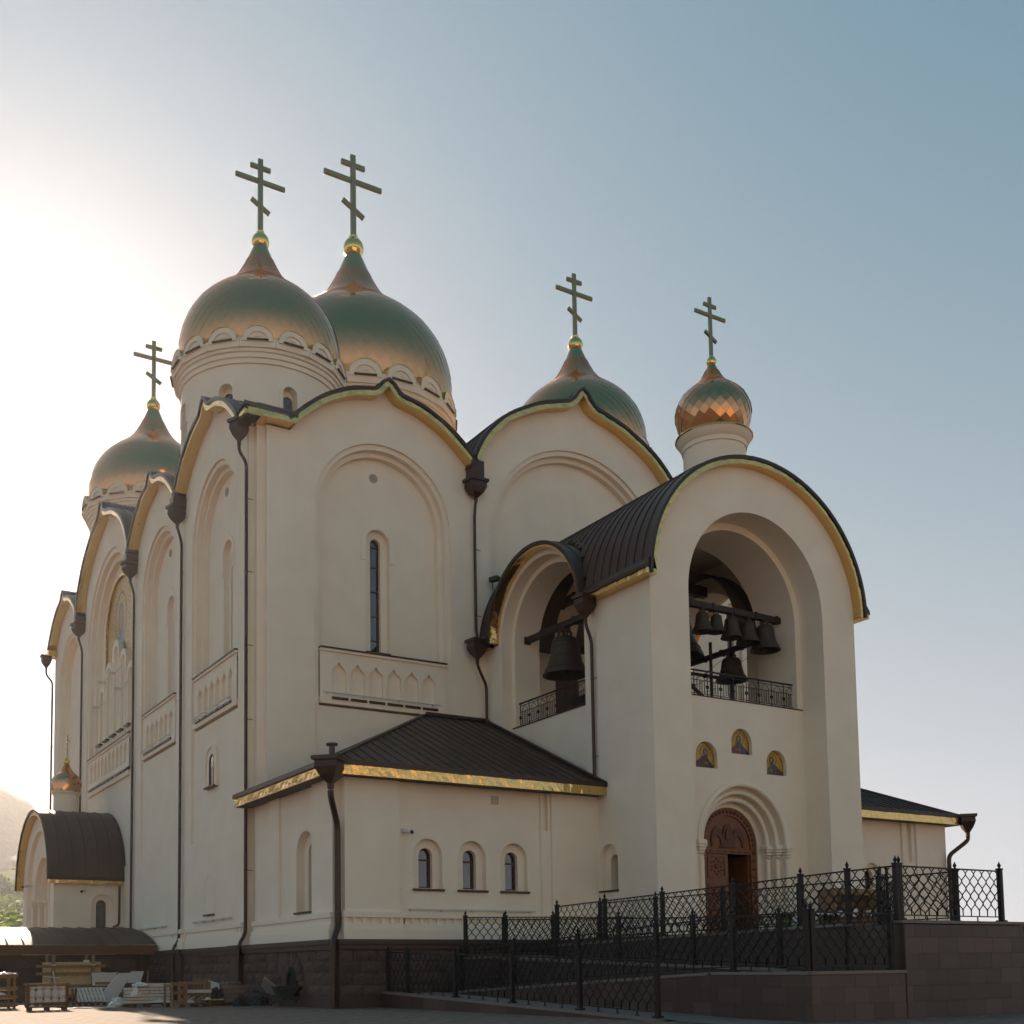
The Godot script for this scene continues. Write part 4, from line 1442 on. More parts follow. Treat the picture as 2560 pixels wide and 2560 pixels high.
func annexes() -> void:
	var ff := F.new(Vector3(0, 0, ZA - 0.25), Vector3.RIGHT)
	var fl := F.new(Vector3(XN + 0.25, 0, 0), Vector3.BACK)
	# left annex
	var wins := [25.05, 27.38, 29.7]
	var niches := []
	for c in wins:
		niches.append([[arch(c - 0.04, 0.74, 5.2, 6.74, 0.74), -0.28], [arch(c - 0.02, 0.36, 5.26, 6.72, 0.36), -0.62]])
	var b := B.new()
	wall(b, ff, rect(23.4, 31.15, 2.9, 10.05), niches)
	var f2 := F.new(Vector3(0, 0, ZA), Vector3.RIGHT)
	face(b, f2, rect(20.78, 23.45, 2.9, 10.05), [], 0.0)
	face(b, f2, rect(31.7, XT, 2.9, 10.05), [], 0.0)
	slab(b, ff, rect(31.15, 31.7, 2.9, 10.05), -0.2, 0.13, [rect(31.3, 31.55, 8.15, 10.06)])
	face(b, ff, rect(31.3, 31.55, 8.15, 10.05), [], -0.05)
	b.quad(f2.p(23.45, 2.9, 0), f2.p(23.45, 10.05, 0), ff.p(23.45, 10.05, 0), ff.p(23.45, 2.9, 0), Vector3.RIGHT)
	fbox(b, ff, 23.45, 23.75, 2.9, 10.05, -0.1, 0.1)
	b.quad(f2.p(31.7, 2.9, 0), f2.p(31.7, 10.05, 0), ff.p(31.7, 10.05, 0), ff.p(31.7, 2.9, 0), Vector3.LEFT)
	# corner notch and left face
	var f3 := F.new(Vector3(XN, 0, 0), Vector3.BACK)
	face(b, f3, rect(-46.75, -44.5, 2.9, 10.05), [], 0.0)
	b.quad(Vector3(XN, 2.9, -44.5), Vector3(XN + 0.38, 2.9, -44.5), Vector3(XN + 0.38, 10.05, -44.5), Vector3(XN, 10.05, -44.5), Vector3.BACK)
	b.quad(Vector3(20.78, 2.9, -44.5), Vector3(20.78, 2.9, ZA), Vector3(20.78, 10.05, ZA), Vector3(20.78, 10.05, -44.5), Vector3.LEFT)
	b.quad(Vector3(XN, 2.9, -46.75), Vector3(XN + 0.25, 2.9, -46.75), Vector3(XN + 0.25, 10.05, -46.75), Vector3(XN, 10.05, -46.75), Vector3.FORWARD)
	wall(b, fl, rect(-54.4, -46.75, 2.9, 10.05), [[[arch(-48.05, 1.02, 4.3, 7.0, 1.02), -0.4], [arch(-48.05, 0.55, 4.36, 6.95, 0.55), -0.75]]])
	fbox(b, fl, -52.3, -50.95, 2.9, 10.05, -0.1, 0.12)
	part(ch, "wall", b, M.plaster)
	for c in wins:
		window(ff, c - 0.02, 0.36, 5.26, 6.72, -0.55, [6.55], 0.085)
		sill(ff, c - 0.85, c + 0.78, 5.16, -0.3, 0.12, 0.1)
	window(fl, -48.05, 0.55, 4.36, 6.95, -0.68, [5.3, 6.9], 0.09)
	sill(fl, -49.15, -46.9, 4.26, -0.4, 0.14)
	wall_vent(ff, 28.62, 9.45, 0.0)
	led(ff, 23.95, 30.7, 4.28, 0.0)
	led(fl, -50.3, -47.0, 4.05, 0.0)
	belts(F.new(Vector3(0, 0, ZA), Vector3.RIGHT), 20.75, 23.45, true)
	belts(ff, 23.75, 31.15, true, -0.02)
	belts(F.new(Vector3(0, 0, ZA), Vector3.RIGHT), 31.3, XT, false)
	belts(F.new(Vector3(XN, 0, 0), Vector3.BACK), -46.75, -44.5, false)
	belts(fl, -54.3, -47.0, false, 0.02)
	# plinth with the little basement arch
	plinth(F.new(Vector3(0, 0, ZA), Vector3.RIGHT), XN - 0.0, XT, true)
	var fp := F.new(Vector3(XN, 0, 0), Vector3.BACK)
	plinth(fp, -54.8, ZA, true, Rect2(-49.6, 0.4, 2.4, 2.2))
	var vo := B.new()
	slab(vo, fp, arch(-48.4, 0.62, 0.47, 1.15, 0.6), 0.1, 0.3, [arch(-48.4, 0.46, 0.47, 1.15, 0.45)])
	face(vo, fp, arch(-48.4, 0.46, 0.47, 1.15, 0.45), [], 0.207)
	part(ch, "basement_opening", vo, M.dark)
	for i in 9:
		var a := PI * (i + 0.5) / 9.0
		var st := B.new()
		var a0 := PI * (i + 0.06) / 9.0
		var a1 := PI * (i + 0.94) / 9.0
		var pg := PackedVector2Array()
		for q in [[0.62, a0], [1.12, a0], [1.18 + 0.1 * sin(a), a], [1.12, a1], [0.62, a1]]:
			pg.append(Vector2(-48.4 - cos(q[1]) * q[0], minf(1.15 + sin(q[1]) * q[0] * 1.05, 2.47)))
		st.prism(pg, fp, 0.2, 0.3)
		part(ch, "voussoir", st, [M.granite_rough, M.granite_rough_dark][i % 2])
	stones(ch, fp, -49.62, -49.04, [0.47, 0.8, 1.14], 0.235, 0.6)
	stones(ch, fp, -47.76, -47.2, [0.47, 0.8, 1.14], 0.235, 0.6)
	annex_roof(19.7, -43.35, XT, -54.15, 10.45, 1.0)
	hopper(Vector3(19.85, 10.55, -43.45), 1.5, 0.78, 0.14)
	downpipe([Vector3(19.85, 9.2, -43.45), Vector3(19.85, 8.95, -43.45), Vector3(20.5, 7.85, -44.2), Vector3(20.5, 4.0, -44.2), Vector3(20.5, 3.5, -44.2), Vector3(20.05, 2.85, -43.72), Vector3(20.05, 0.05, -43.72)], 0.135, 2.3, Vector3.RIGHT)
	var vp := B.new()
	vp.lathe(Vector3(20.35, 10.6, -44.4), [Vector2(0.13, 0), Vector2(0.13, 0.72), Vector2(0.26, 0.74), Vector2(0.26, 0.82), Vector2(0.0, 0.84)], 16)
	part(ch, "vent_pipe", vp, M.pipe)
	# right annex, behind the bell tower
	var xr := 48.4
	var xe := 61.0
	var rb := B.new()
	var rn := []
	for c in [50.0, 52.3, 54.6]:
		rn.append([[arch(c, 0.74, 5.2, 6.74, 0.74), -0.28], [arch(c, 0.36, 5.26, 6.72, 0.36), -0.62]])
	wall(rb, ff, rect(xr, 57.2, 2.9, 10.05), rn)
	face(rb, f2, rect(58.3, xe, 2.9, 10.05), [], 0.0)
	slab(rb, ff, rect(57.2, 58.3, 2.9, 10.05), -0.2, 0.13, [rect(57.6, 58.0, 7.6, 10.06)])
	face(rb, ff, rect(57.6, 58.0, 7.6, 10.05), [], -0.08)
	rb.quad(f2.p(58.3, 2.9, 0), f2.p(58.3, 10.05, 0), ff.p(58.3, 10.05, 0), ff.p(58.3, 2.9, 0), Vector3.LEFT)
	rb.quad(Vector3(xe, 2.9, ZA), Vector3(xe, 2.9, ZN), Vector3(xe, 10.05, ZN), Vector3(xe, 10.05, ZA), Vector3.RIGHT)
	part(ch, "wall", rb, M.plaster)
	for c in [50.0, 52.3, 54.6]:
		window(ff, c, 0.36, 5.26, 6.72, -0.55, [6.55], 0.085)
		sill(ff, c - 0.8, c + 0.8, 5.16, -0.3, 0.12, 0.1)
	wall_vent(ff, 51.9, 9.3, 0.0)
	plinth(F.new(Vector3(0, 0, ZA), Vector3.RIGHT), xr, xe + 0.3, false)
	belts(F.new(Vector3(0, 0, ZA), Vector3.RIGHT), xr + 0.2, xe, false)
	annex_roof(xe + 0.75, -43.35, xr, -54.15, 10.45, -1.0)
	hopper(Vector3(62.1, 10.55, -43.3), 1.2, 0.78, 0.14)
	downpipe([Vector3(62.1, 9.3, -43.3), Vector3(62.05, 9.0, -43.3), Vector3(60.9, 8.1, -43.8), Vector3(60.9, 0.05, -43.8)], 0.13, 2.3, Vector3.RIGHT)

func annex_roof(xe: float, ze: float, xt: float, zt: float, y: float, s: float) -> void:
	# hipped lean-to: front slope up to the nave, side slope to the hip; s says which way the outer end lies
	var k := 0.484
	var hgt := func(x: float, z: float) -> float: return y + k * minf(absf(z - ze), absf(x - xe) if true else 0.0)
	var run := absf(zt - ze)
	var n := int(absf(xt - xe) / 0.62)
	for i in n:
		var a := xe + s * absf(xt - xe) * i / n
		var e := xe + s * absf(xt - xe) * (i + 1) / n
		var za := ze - minf(run, absf(a - xe))
		var zb := ze - minf(run, absf(e - xe))
		var b := B.new()
		b.quad(Vector3(a, y, ze), Vector3(e, y, ze), Vector3(e, y + k * (ze - zb), zb), Vector3(a, y + k * (ze - za), za), Vector3(0, 1, 0.4))
		if i > 0 and ze - za > 0.3:
			b.bar(Vector3(a, y + 0.03, ze), Vector3(a, y + k * (ze - za) + 0.03, za), 0.04, 0.07)
		part(ch, "roof_panel", b, M.roof)
	n = int((run + 0.75) / 0.62)
	for i in n:
		var a := ze - (run + 0.75) * i / n
		var e := ze - (run + 0.75) * (i + 1) / n
		var xa := xe + s * minf(run, ze - a)
		var xb := xe + s * minf(run, ze - e)
		var b := B.new()
		b.quad(Vector3(xe, y, a), Vector3(xe, y, e), Vector3(xb, y + k * absf(xb - xe), e), Vector3(xa, y + k * absf(xa - xe), a), Vector3(-0.4 * s, 1, 0))
		if i > 0:
			b.bar(Vector3(xe, y + 0.03, a), Vector3(xa, y + k * absf(xa - xe) + 0.03, a), 0.04, 0.07)
		part(ch, "roof_panel", b, M.roof)
	var hb := B.new()
	hb.bar(Vector3(xe, y + 0.04, ze), Vector3(xe + s * run, y + k * run + 0.04, ze - run), 0.22, 0.1)
	hb.bar(Vector3(xe + s * run, y + k * run + 0.06, zt + 0.12), Vector3(xt, y + k * run + 0.06, zt + 0.12), 0.24, 0.18)
	hb.bar(Vector3(xt - s * 0.12, y + 0.1, ze), Vector3(xt - s * 0.12, y + k * run + 0.1, zt), 0.24, 0.2)
	part(ch, "roof_flashing", hb, M.roof_trim)
	var eb := B.new()
	eb.box(Vector3((xe + xt) * 0.5 - s * 0.05, y + 0.02, ze + 0.05), Vector3(absf(xt - xe) + 0.1, 0.22, 0.1))
	eb.box(Vector3(xe - s * 0.05, y + 0.02, ze - (run + 0.75) * 0.5 - 0.003), Vector3(0.1, 0.22, run + 0.75))
	part(ch, "eave_flashing", eb, M.roof_trim)
	var m := int(round(absf(xt - xe) / 1.06))
	for i in m:
		var a := xe + (xt - xe) * i / m
		var e := xe + (xt - xe) * (i + 1) / m
		var b := B.new()
		b.box(Vector3((a + e) * 0.5, y - 0.30, ze - 0.02 + 0.003 * (i % 2)), Vector3(absf(e - a) - 0.006, 0.42, 0.06))
		part(ch, "fascia_panel", b, M.brass)
	m = int(round((run + 0.7) / 1.06))
	for i in m:
		var a := ze - 0.06 - (run + 0.7) * i / m
		var e := ze - 0.06 - (run + 0.7) * (i + 1) / m
		var b := B.new()
		b.box(Vector3(xe + s * 0.02 + 0.003 * (i % 2), y - 0.30, (a + e) * 0.5), Vector3(0.06, 0.42, absf(e - a) - 0.006))
		part(ch, "fascia_panel", b, M.brass)
	var so := B.new()
	so.box(Vector3((xe + xt) * 0.5, y - 0.47, ze - 0.42), Vector3(absf(xt - xe) - 0.1, 0.06, 0.78))
	so.box(Vector3(xe + s * 0.48, y - 0.47, ze - 0.85 - run * 0.5), Vector3(0.86, 0.055, run + 0.1))
	part(ch, "soffit", so, M.soffit_board)

func porch() -> void:
	var eye := Vector3(0, 1.6, 0)
	var xg := 15.8
	var zc := -85.2
	var fl := F.new(Vector3(xg, 0, 0), Vector3.BACK)
	var fn := F.new(Vector3(0, 0, -79.45), Vector3.RIGHT)
	var p := arc_line(zc, 5.75, 7.95, 5.05, 40)
	var b := B.new()
	var pz := zc
	var niches := [[[arch(pz, 4.3, 0.0, 7.6, 4.3, 32), -0.3], [arch(pz, 3.0, 0.0, 7.0, 3.0, 32), -0.7], [arch(pz, 2.6, 0.0, 7.0, 2.6, 32), -1.1], [arch(pz, 2.2, 0.0, 7.0, 2.2, 32), -1.5]]]
	wall(b, fl, S.new(PackedVector2Array([Vector2(zc - 5.75, 0), Vector2(zc + 5.75, 0)]), p), niches)
	wall(b, fn, rect(xg, XN + 0.1, 0.0, 8.0), [[[arch(19.0, 0.72, 3.0, 6.35, 0.72), -0.22], [arch(18.97, 0.34, 3.0, 6.32, 0.34), -0.4]]])
	b.quad(Vector3(xg, 0, zc - 5.75), Vector3(XN, 0, zc - 5.75), Vector3(XN, 8, zc - 5.75), Vector3(xg, 8, zc - 5.75), Vector3.FORWARD)
	part(ch, "wall", b, M.plaster)
	var pil := B.new()
	fbox(pil, fn, xg - 0.06, xg + 0.5, 0.0, 7.9, -0.2, 0.07)
	part(ch, "pilaster", pil, M.plaster)
	window(fn, 18.97, 0.34, 3.02, 6.32, -0.34, [4.4, 6.25], 0.08)
	for sgn in [-1.0, 1.0]:
		for i in 3:
			var d := -0.3 - 0.4 * i
			var c := B.new()
			var w: float = [3.0, 2.6, 2.2][i]
			c.lathe(fl.p(pz + sgn * (w + 0.08), 0, d + 0.05), [Vector2(0.14, 0.0), Vector2(0.14, 6.6)], 10)
			c.box(fl.p(pz + sgn * (w + 0.1), 6.95, d), Vector3(0.5, 0.25, 0.5), Basis(), 0.03)
			c.box(fl.p(pz + sgn * (w + 0.1), 6.72, d), Vector3(0.38, 0.2, 0.38), Basis(), 0.03)
			part(ch, "column", c, M.plaster_trim)
	gable(fl, p, Vector2(zc, 7.9), 0.5, 4.7, 8, 0.86, 0.26, 0.16)
	eave_strip(fn, xg - 0.5, XN - 0.02, 7.72, 0.42, 0.45)
	cupola(17.55, -84.6, 0.86, 12.4, 14.75, [Vector2(0.98, 14.8), Vector2(1.02, 15.1), Vector2(1.05, 15.45), Vector2(0.98, 15.75), Vector2(0.78, 16.02), Vector2(0.52, 16.22), Vector2(0.36, 16.42), Vector2(0.25, 16.62), Vector2(0.18, 16.8), Vector2(0.15, 16.86)], 18, 17.0, 0.25, [1.75, 0.62, 0.13, [0.87, 0.70, 0.36]], Vector3.BACK, eye)
	downpipe([Vector3(20.05, 7.7, -78.95), Vector3(20.05, 5.3, -78.95), Vector3(20.05, 4.95, -79.0), Vector3(19.7, 4.75, -79.2)], 0.085, 9.0)
	camera_box(Vector3(17.75, 7.25, -79.4), -0.5, "white security camera on the front wall of the small side porch")
	camera_box(Vector3(xg - 0.02, 8.15, -88.6), -PI * 0.5 + 0.5, "white security camera beside the arch of the side porch gable")
	camera_box(Vector3(23.62, 7.75, -44.28), 0.6, "white security camera on the annex pilaster, left of the three windows")

func stair_shelter() -> void:
	# the low roofed stair head against the left wall
	var o := in_world(thing("stair_shelter", "low dark stair shelter with curved brown metal roof behind the building materials", "shelter", Vector3(8, 0, -74)))
	var prof := PackedVector2Array([Vector2(-69.9, 3.32), Vector2(-70.4, 3.52), Vector2(-71.2, 3.80), Vector2(-72.4, 4.10), Vector2(-73.8, 4.34), Vector2(-75.4, 4.53), Vector2(-77.2, 4.63), Vector2(-77.6, 4.55)])
	var f := F.new(Vector3(20.15, 0, 0), Vector3.BACK)
	var x := 0.0
	while x < 27.0:
		var w := 0.92 * (1.0 if x > 0.5 else 0.55)
		var b := B.new()
		var lift := 0.12 if x < 0.3 else (0.06 if x < 1.2 else 0.0)
		var q := PackedVector2Array()
		for p in prof:
			q.append(p + Vector2(-lift * 3.0, lift * 0.3))
		extr(b, f, q, x, x + w, Vector2(-74, 0), 1.0)
		extr(b, f, offset_line(q, 0.05, Vector2(-74, 0)), x + w - 0.02, x + w + 0.02, Vector2(-74, 0), 1.0)
		band(b, f, q, offset_line(q, 0.05, Vector2(-74, 0)), x + w + 0.02)
		part(o, "roof_panel", b, M.roof)
		x += w
	var e := B.new()
	e.box(Vector3(6.6, 3.18, -69.95), Vector3(27.0, 0.26, 0.1))
	e.box(Vector3(6.6, 2.92, -70.0), Vector3(27.0, 0.34, 0.14))
	e.box(Vector3(20.05, 3.0, -73.5), Vector3(0.12, 0.6, 7.2))
	part(o, "fascia_board", e, M.wood_dark)
	var bw := B.new()
	bw.box(Vector3(6.3, 1.37, -70.75), Vector3(27.0, 2.74, 0.3))
	bw.box(Vector3(6.3, 2.66, -70.5), Vector3(27.0, 0.16, 0.4))
	part(o, "wall", bw, M.granite)
	stones(o, F.new(Vector3(0, 0, -70.75), Vector3.RIGHT), 4.0, 19.0, [0.0, 0.85, 1.7, 2.5], 0.2, 1.9)
	var pb := B.new()
	pb.box(Vector3(19.25, 1.37, -70.3), Vector3(0.13, 2.74, 0.13))
	part(o, "post", pb, M.wood_dark)

# ---------------------------------------------------------------- ramp and terrace
func tile_wall(par: Node3D, f: F, u0: float, u1: float, top0: float, top1: float, d: float) -> void:
	# sawn granite tiles in rows under a straight or sloping top, with fine joints
	var rows := int(ceil(maxf(top0, top1) / 0.48))
	var mats := [M.granite_tile_a, M.granite_tile_b, M.granite_tile_c, M.granite_tile_a, M.granite_tile_b]
	for j in rows:
		var y := j * 0.48
		var u := u0
		if j % 2 == 1:
			u -= 0.45
		while u < u1:
			var w := 0.72 + 0.36 * rng.randf()
			var a := maxf(u, u0)
			var e := minf(u + w, u1)
			if e > a + 0.02:
				var ta := minf(y + 0.48, lerpf(top0, top1, (a - u0) / (u1 - u0)))
				var te := minf(y + 0.48, lerpf(top0, top1, (e - u0) / (u1 - u0)))
				if ta > y + 0.03 or te > y + 0.03:
					var b := B.new()
					var g := 0.004
					slab(b, f, S.new(PackedVector2Array([Vector2(a + g, y + g), Vector2(e - g, y + g)]), PackedVector2Array([Vector2(a + g, maxf(ta - g, y + g)), Vector2(e - g, maxf(te - g, y + g))])), d - 0.03, d + 0.004 * rng.randf())
					part(par, "granite_panel", b, mats[rng.randi() % 5])
			u += w

func parapet(par: Node3D, p0: Vector3, p1: Vector3, th: float) -> void:
	# p0, p1: the two ends of its top; a wall down to the ground with a paler ledge
	var b := B.new()
	var up := Vector3.UP
	var along := (p1 - p0)
	along.y = 0
	along = along.normalized()
	var s := along.cross(up) * th * 0.5
	var q0 := p0 - up * 0.1
	var q1 := p1 - up * 0.1
	for k in [-1.0, 1.0]:
		b.quad(Vector3(q0.x, 0, q0.z) + s * k, Vector3(q1.x, 0, q1.z) + s * k, q1 + s * k, q0 + s * k, s * k)
	b.quad(Vector3(q0.x, 0, q0.z) - s, Vector3(q0.x, 0, q0.z) + s, q0 + s, q0 - s, -along)
	b.quad(Vector3(q1.x, 0, q1.z) - s, Vector3(q1.x, 0, q1.z) + s, q1 + s, q1 - s, along)
	part(par, "parapet", b, M.granite)
	var l := B.new()
	l.bar(p0 - up * 0.05 - along * 0.06, p1 - up * 0.05 + along * 0.06, th + 0.12, 0.1, up, 0.012)
	part(par, "ledge", l, M.ledge)

func ramp() -> void:
	var o := in_world(thing("entrance_ramp", "brown granite ramp and terrace rising to the church portal", "ramp", Vector3(28, 0, -32)))
	var zf := -22.4
	# outermost flight: rises away from us along x 22.5
	parapet(o, Vector3(22.5, 0.08, -26.0), Vector3(22.5, 0.70, -43.6), 0.36)
	var fl := B.new()
	fl.quad(Vector3(22.6, 0.03, -25.2), Vector3(24.95, 0.03, -25.2), Vector3(24.95, 0.6, -41.8), Vector3(22.6, 0.6, -41.8), UP)
	fl.quad(Vector3(22.3, 0.012, -22.6), Vector3(25.4, 0.012, -22.6), Vector3(25.4, 0.03, -25.25), Vector3(22.3, 0.03, -25.25), UP)
	fl.quad(Vector3(22.6, 0.6, -41.8), Vector3(28.8, 0.6, -41.8), Vector3(28.8, 0.6, -43.7), Vector3(22.6, 0.6, -43.7), UP)
	fl.quad(Vector3(25.2, 0.62, -41.8), Vector3(26.9, 0.62, -41.8), Vector3(26.9, 1.35, -25.0), Vector3(25.2, 1.35, -25.0), UP)
	fl.quad(Vector3(25.2, 1.352, -25.0), Vector3(28.8, 1.352, -25.0), Vector3(28.8, 1.352, -22.5), Vector3(25.2, 1.352, -22.5), UP)
	fl.quad(Vector3(27.0, 1.35, -25.0), Vector3(28.8, 1.35, -25.0), Vector3(28.8, 2.1, -41.4), Vector3(27.0, 2.1, -41.4), UP)
	part(o, "ramp_floor", fl, M.ledge)
	# second flight along x 25.1 towards us, its landing at the front
	parapet(o, Vector3(25.1, 0.68, -41.8), Vector3(25.1, 1.42, -26.4), 0.36)
	parapet(o, Vector3(25.1, 1.42, -26.4), Vector3(25.1, 1.42, zf - 0.18), 0.36)
	parapet(o, Vector3(25.0, 1.425, zf - 0.2), Vector3(28.85, 1.425, zf - 0.2), 0.36)
	parapet(o, Vector3(27.0, 2.1, -41.4), Vector3(27.0, 1.5, -25.4), 0.25)
	parapet(o, Vector3(25.2, 2.12, -41.6), Vector3(39.0, 2.3, -41.6), 0.3)
	tile_wall(o, F.new(Vector3(0, 0, zf), Vector3.RIGHT), 24.92, 28.86, 1.32, 1.32, 0.0)
	tile_wall(o, F.new(Vector3(24.9, 0, 0), Vector3.BACK), -26.4, zf, 1.32, 1.32, 0.0)
	tile_wall(o, F.new(Vector3(24.9, 0, 0), Vector3.BACK), -41.8, -26.4, 0.58, 1.32, 0.0)
	tile_wall(o, F.new(Vector3(22.3, 0, 0), Vector3.BACK), -43.6, -26.0, 0.6, 0.02, 0.0)
	# upper block and terrace
	var t := B.new()
	t.box(Vector3(31.8, 1.4, -31.2), Vector3(5.8, 2.8, 17.4))
	t.box(Vector3(44.0, 1.4, -34.5), Vector3(20.0, 2.8, 18.7))
	part(o, "terrace_body", t, M.granite)
	var tf := B.new()
	tf.box(Vector3(43.0, 2.845, -33.4), Vector3(21.6, 0.06, 20.9))
	part(o, "terrace_floor", tf, M.ledge)
	tile_wall(o, F.new(Vector3(0, 0, zf), Vector3.RIGHT), 28.9, 34.72, 2.78, 2.78, 0.012)
	tile_wall(o, F.new(Vector3(0, 0, zf), Vector3.RIGHT), 34.72, 38.0, 2.5, 2.5, 0.0)
	tile_wall(o, F.new(Vector3(28.88, 0, 0), Vector3.BACK), -40.0, zf, 2.55, 2.78, 0.0)
	var tb := B.new()
	tb.box(Vector3(31.8, 2.86, zf - 0.22), Vector3(5.95, 0.1, 0.5), Basis(), 0.012)
	tb.box(Vector3(36.4, 2.56, zf - 0.22), Vector3(3.3, 0.1, 0.5), Basis(), 0.012)
	part(o, "ledge", tb, M.ledge)
	var tb2 := B.new()
	tb2.box(Vector3(36.4, 1.28, zf - 0.4), Vector3(3.3, 2.5, 0.7))
	part(o, "flank_wall", tb2, M.granite)
	parapet(o, Vector3(28.95, 2.62, -40.0), Vector3(28.95, 2.89, -24.5), 0.3)
	# railings, each run a thing
	var pa := []
	for q in [[-43.4, 0.70], [-41.65, 0.66], [-37.8, 0.52], [-33.85, 0.38], [-29.9, 0.24], [-26.1, 0.10]]:
		pa.append(Vector3(22.5, q[1], q[0]))
	railing("black wrought railing on the outermost low parapet, nearest the open ground", pa, 1.66)
	var pb := []
	for q in [[-41.7, 0.68], [-37.6, 0.88], [-33.4, 1.08], [-29.1, 1.29], [-25.6, 1.42], [-22.7, 1.42]]:
		pb.append(Vector3(25.1, q[1], q[0]))
	railing("black wrought railing climbing the second parapet up to the front landing", pb, 1.68)
	railing("short black railing across the front landing beside the tall granite block", [Vector3(25.25, 1.42, zf - 0.25), Vector3(28.6, 1.42, zf - 0.25)], 1.68)
	var pm := []
	for q in [[-41.2, 2.1], [-37.4, 1.95], [-33.4, 1.8], [-29.4, 1.65], [-25.5, 1.5]]:
		pm.append(Vector3(27.0, q[1], q[0]))
	railing("black wrought railing on the middle parapet between two ramp flights", pm, 1.62)
	var p1 := []
	for q in [[-39.9, 2.6], [-36.6, 2.66], [-33.1, 2.72], [-29.4, 2.79], [-26.3, 2.86], [-24.4, 2.89]]:
		p1.append(Vector3(28.9, q[1], q[0]))
	p1.append(Vector3(28.95, 2.91, zf - 0.25))
	railing("black wrought railing along the left edge of the upper terrace", p1, 1.64)
	railing("black railing on top of the tall granite block at the right, against the sky", [Vector3(29.1, 2.91, zf - 0.25), Vector3(34.0, 2.91, zf - 0.25)], 1.64)
	var p2 := []
	for q in [-41.0, -37.2, -33.2, -29.3, -25.8, -22.9]:
		p2.append(Vector3(32.1, 2.88, q))
	railing("black wrought railing standing back on the terrace, between the door and the block", p2, 1.62)
	railing("black railing along the church wall over the far ramp landing", [Vector3(25.3, 2.12, -41.6), Vector3(27.35, 2.16, -41.6), Vector3(29.9, 2.2, -41.6), Vector3(32.5, 2.22, -41.6), Vector3(35.8, 2.26, -41.6), Vector3(39.0, 2.3, -41.6)], 1.68)

func railing(label: String, pts: Array, h: float) -> void:
	var mid: Vector3 = (pts[0] + pts[pts.size() - 1]) * 0.5
	var o := in_world(thing("railing", label, "railing", mid, "wrought iron railings of the ramp"))
	for i in pts.size():
		var p: Vector3 = pts[i]
		var b := B.new()
		b.box(p + UP * 0.03, Vector3(0.26, 0.06, 0.26), Basis(), 0.015)
		b.box(p + UP * (h * 0.5 + 0.03), Vector3(0.155, h + 0.06, 0.155), Basis(), 0.018)
		b.box(p + UP * (h + 0.07), Vector3(0.18, 0.05, 0.18), Basis(), 0.012)
		b.lathe(p + UP * (h + 0.09), [Vector2(0.06, 0.0), Vector2(0.03, 0.03), Vector2(0.055, 0.08), Vector2(0.06, 0.11), Vector2(0.03, 0.16), Vector2(0.012, 0.21), Vector2(0.0, 0.24)], 8)
		part(o, "post", b, M.iron)
	for i in pts.size() - 1:
		var a: Vector3 = pts[i]
		var e: Vector3 = pts[i + 1]
		var l := Vector2(a.x - e.x, a.z - e.z).length()
		var b := B.new()
		b.bar(a + UP * h, e + UP * h, 0.06, 0.045)
		b.bar(a + UP * 0.16, e + UP * 0.16, 0.035, 0.035)
		var n := int(round(l / 0.205))
		var s := l / n
		var k0 := 0.34
		var hh := (h - 0.03 - k0) / 5.5
		for k in n + 1:
			var sg := 1.0 if k % 2 == 0 else -1.0
			var q := []
			for j in 22:
				var y := k0 + (h - 0.03 - k0) * j / 21.0
				var x := k * s + sg * s * 0.5 * cos(PI * (y - k0) / hh * 1.0)
				x = clampf(x, 0.02, l - 0.02)
				q.append(a.lerp(e, x / l) + UP * y)
			b.tube(q, 0.019, 4, false)
			if k > 0 and k % 2 == 1 and k < n:
				var m := a.lerp(e, clampf(k * s - sg * s * -0.5, 0.02, l - 0.02) / l)
				b.bar(m + UP * 0.16, m + UP * k0, 0.026, 0.026, Vector3.RIGHT)
			elif k > 0 and k < n:
				var m := a.lerp(e, clampf(k * s + s * 0.5, 0.02, l - 0.02) / l)
				b.bar(m + UP * 0.16, m + UP * k0, 0.026, 0.026, Vector3.RIGHT)
		for q in [0.25, 0.5, 0.75]:
			var m := a.lerp(e, q)
			b.bar(m, m + UP * 0.16, 0.03, 0.03, Vector3.RIGHT)
			b.box(m + UP * 0.01, Vector3(0.1, 0.02, 0.1))
		part(o, "panel", b, M.iron)

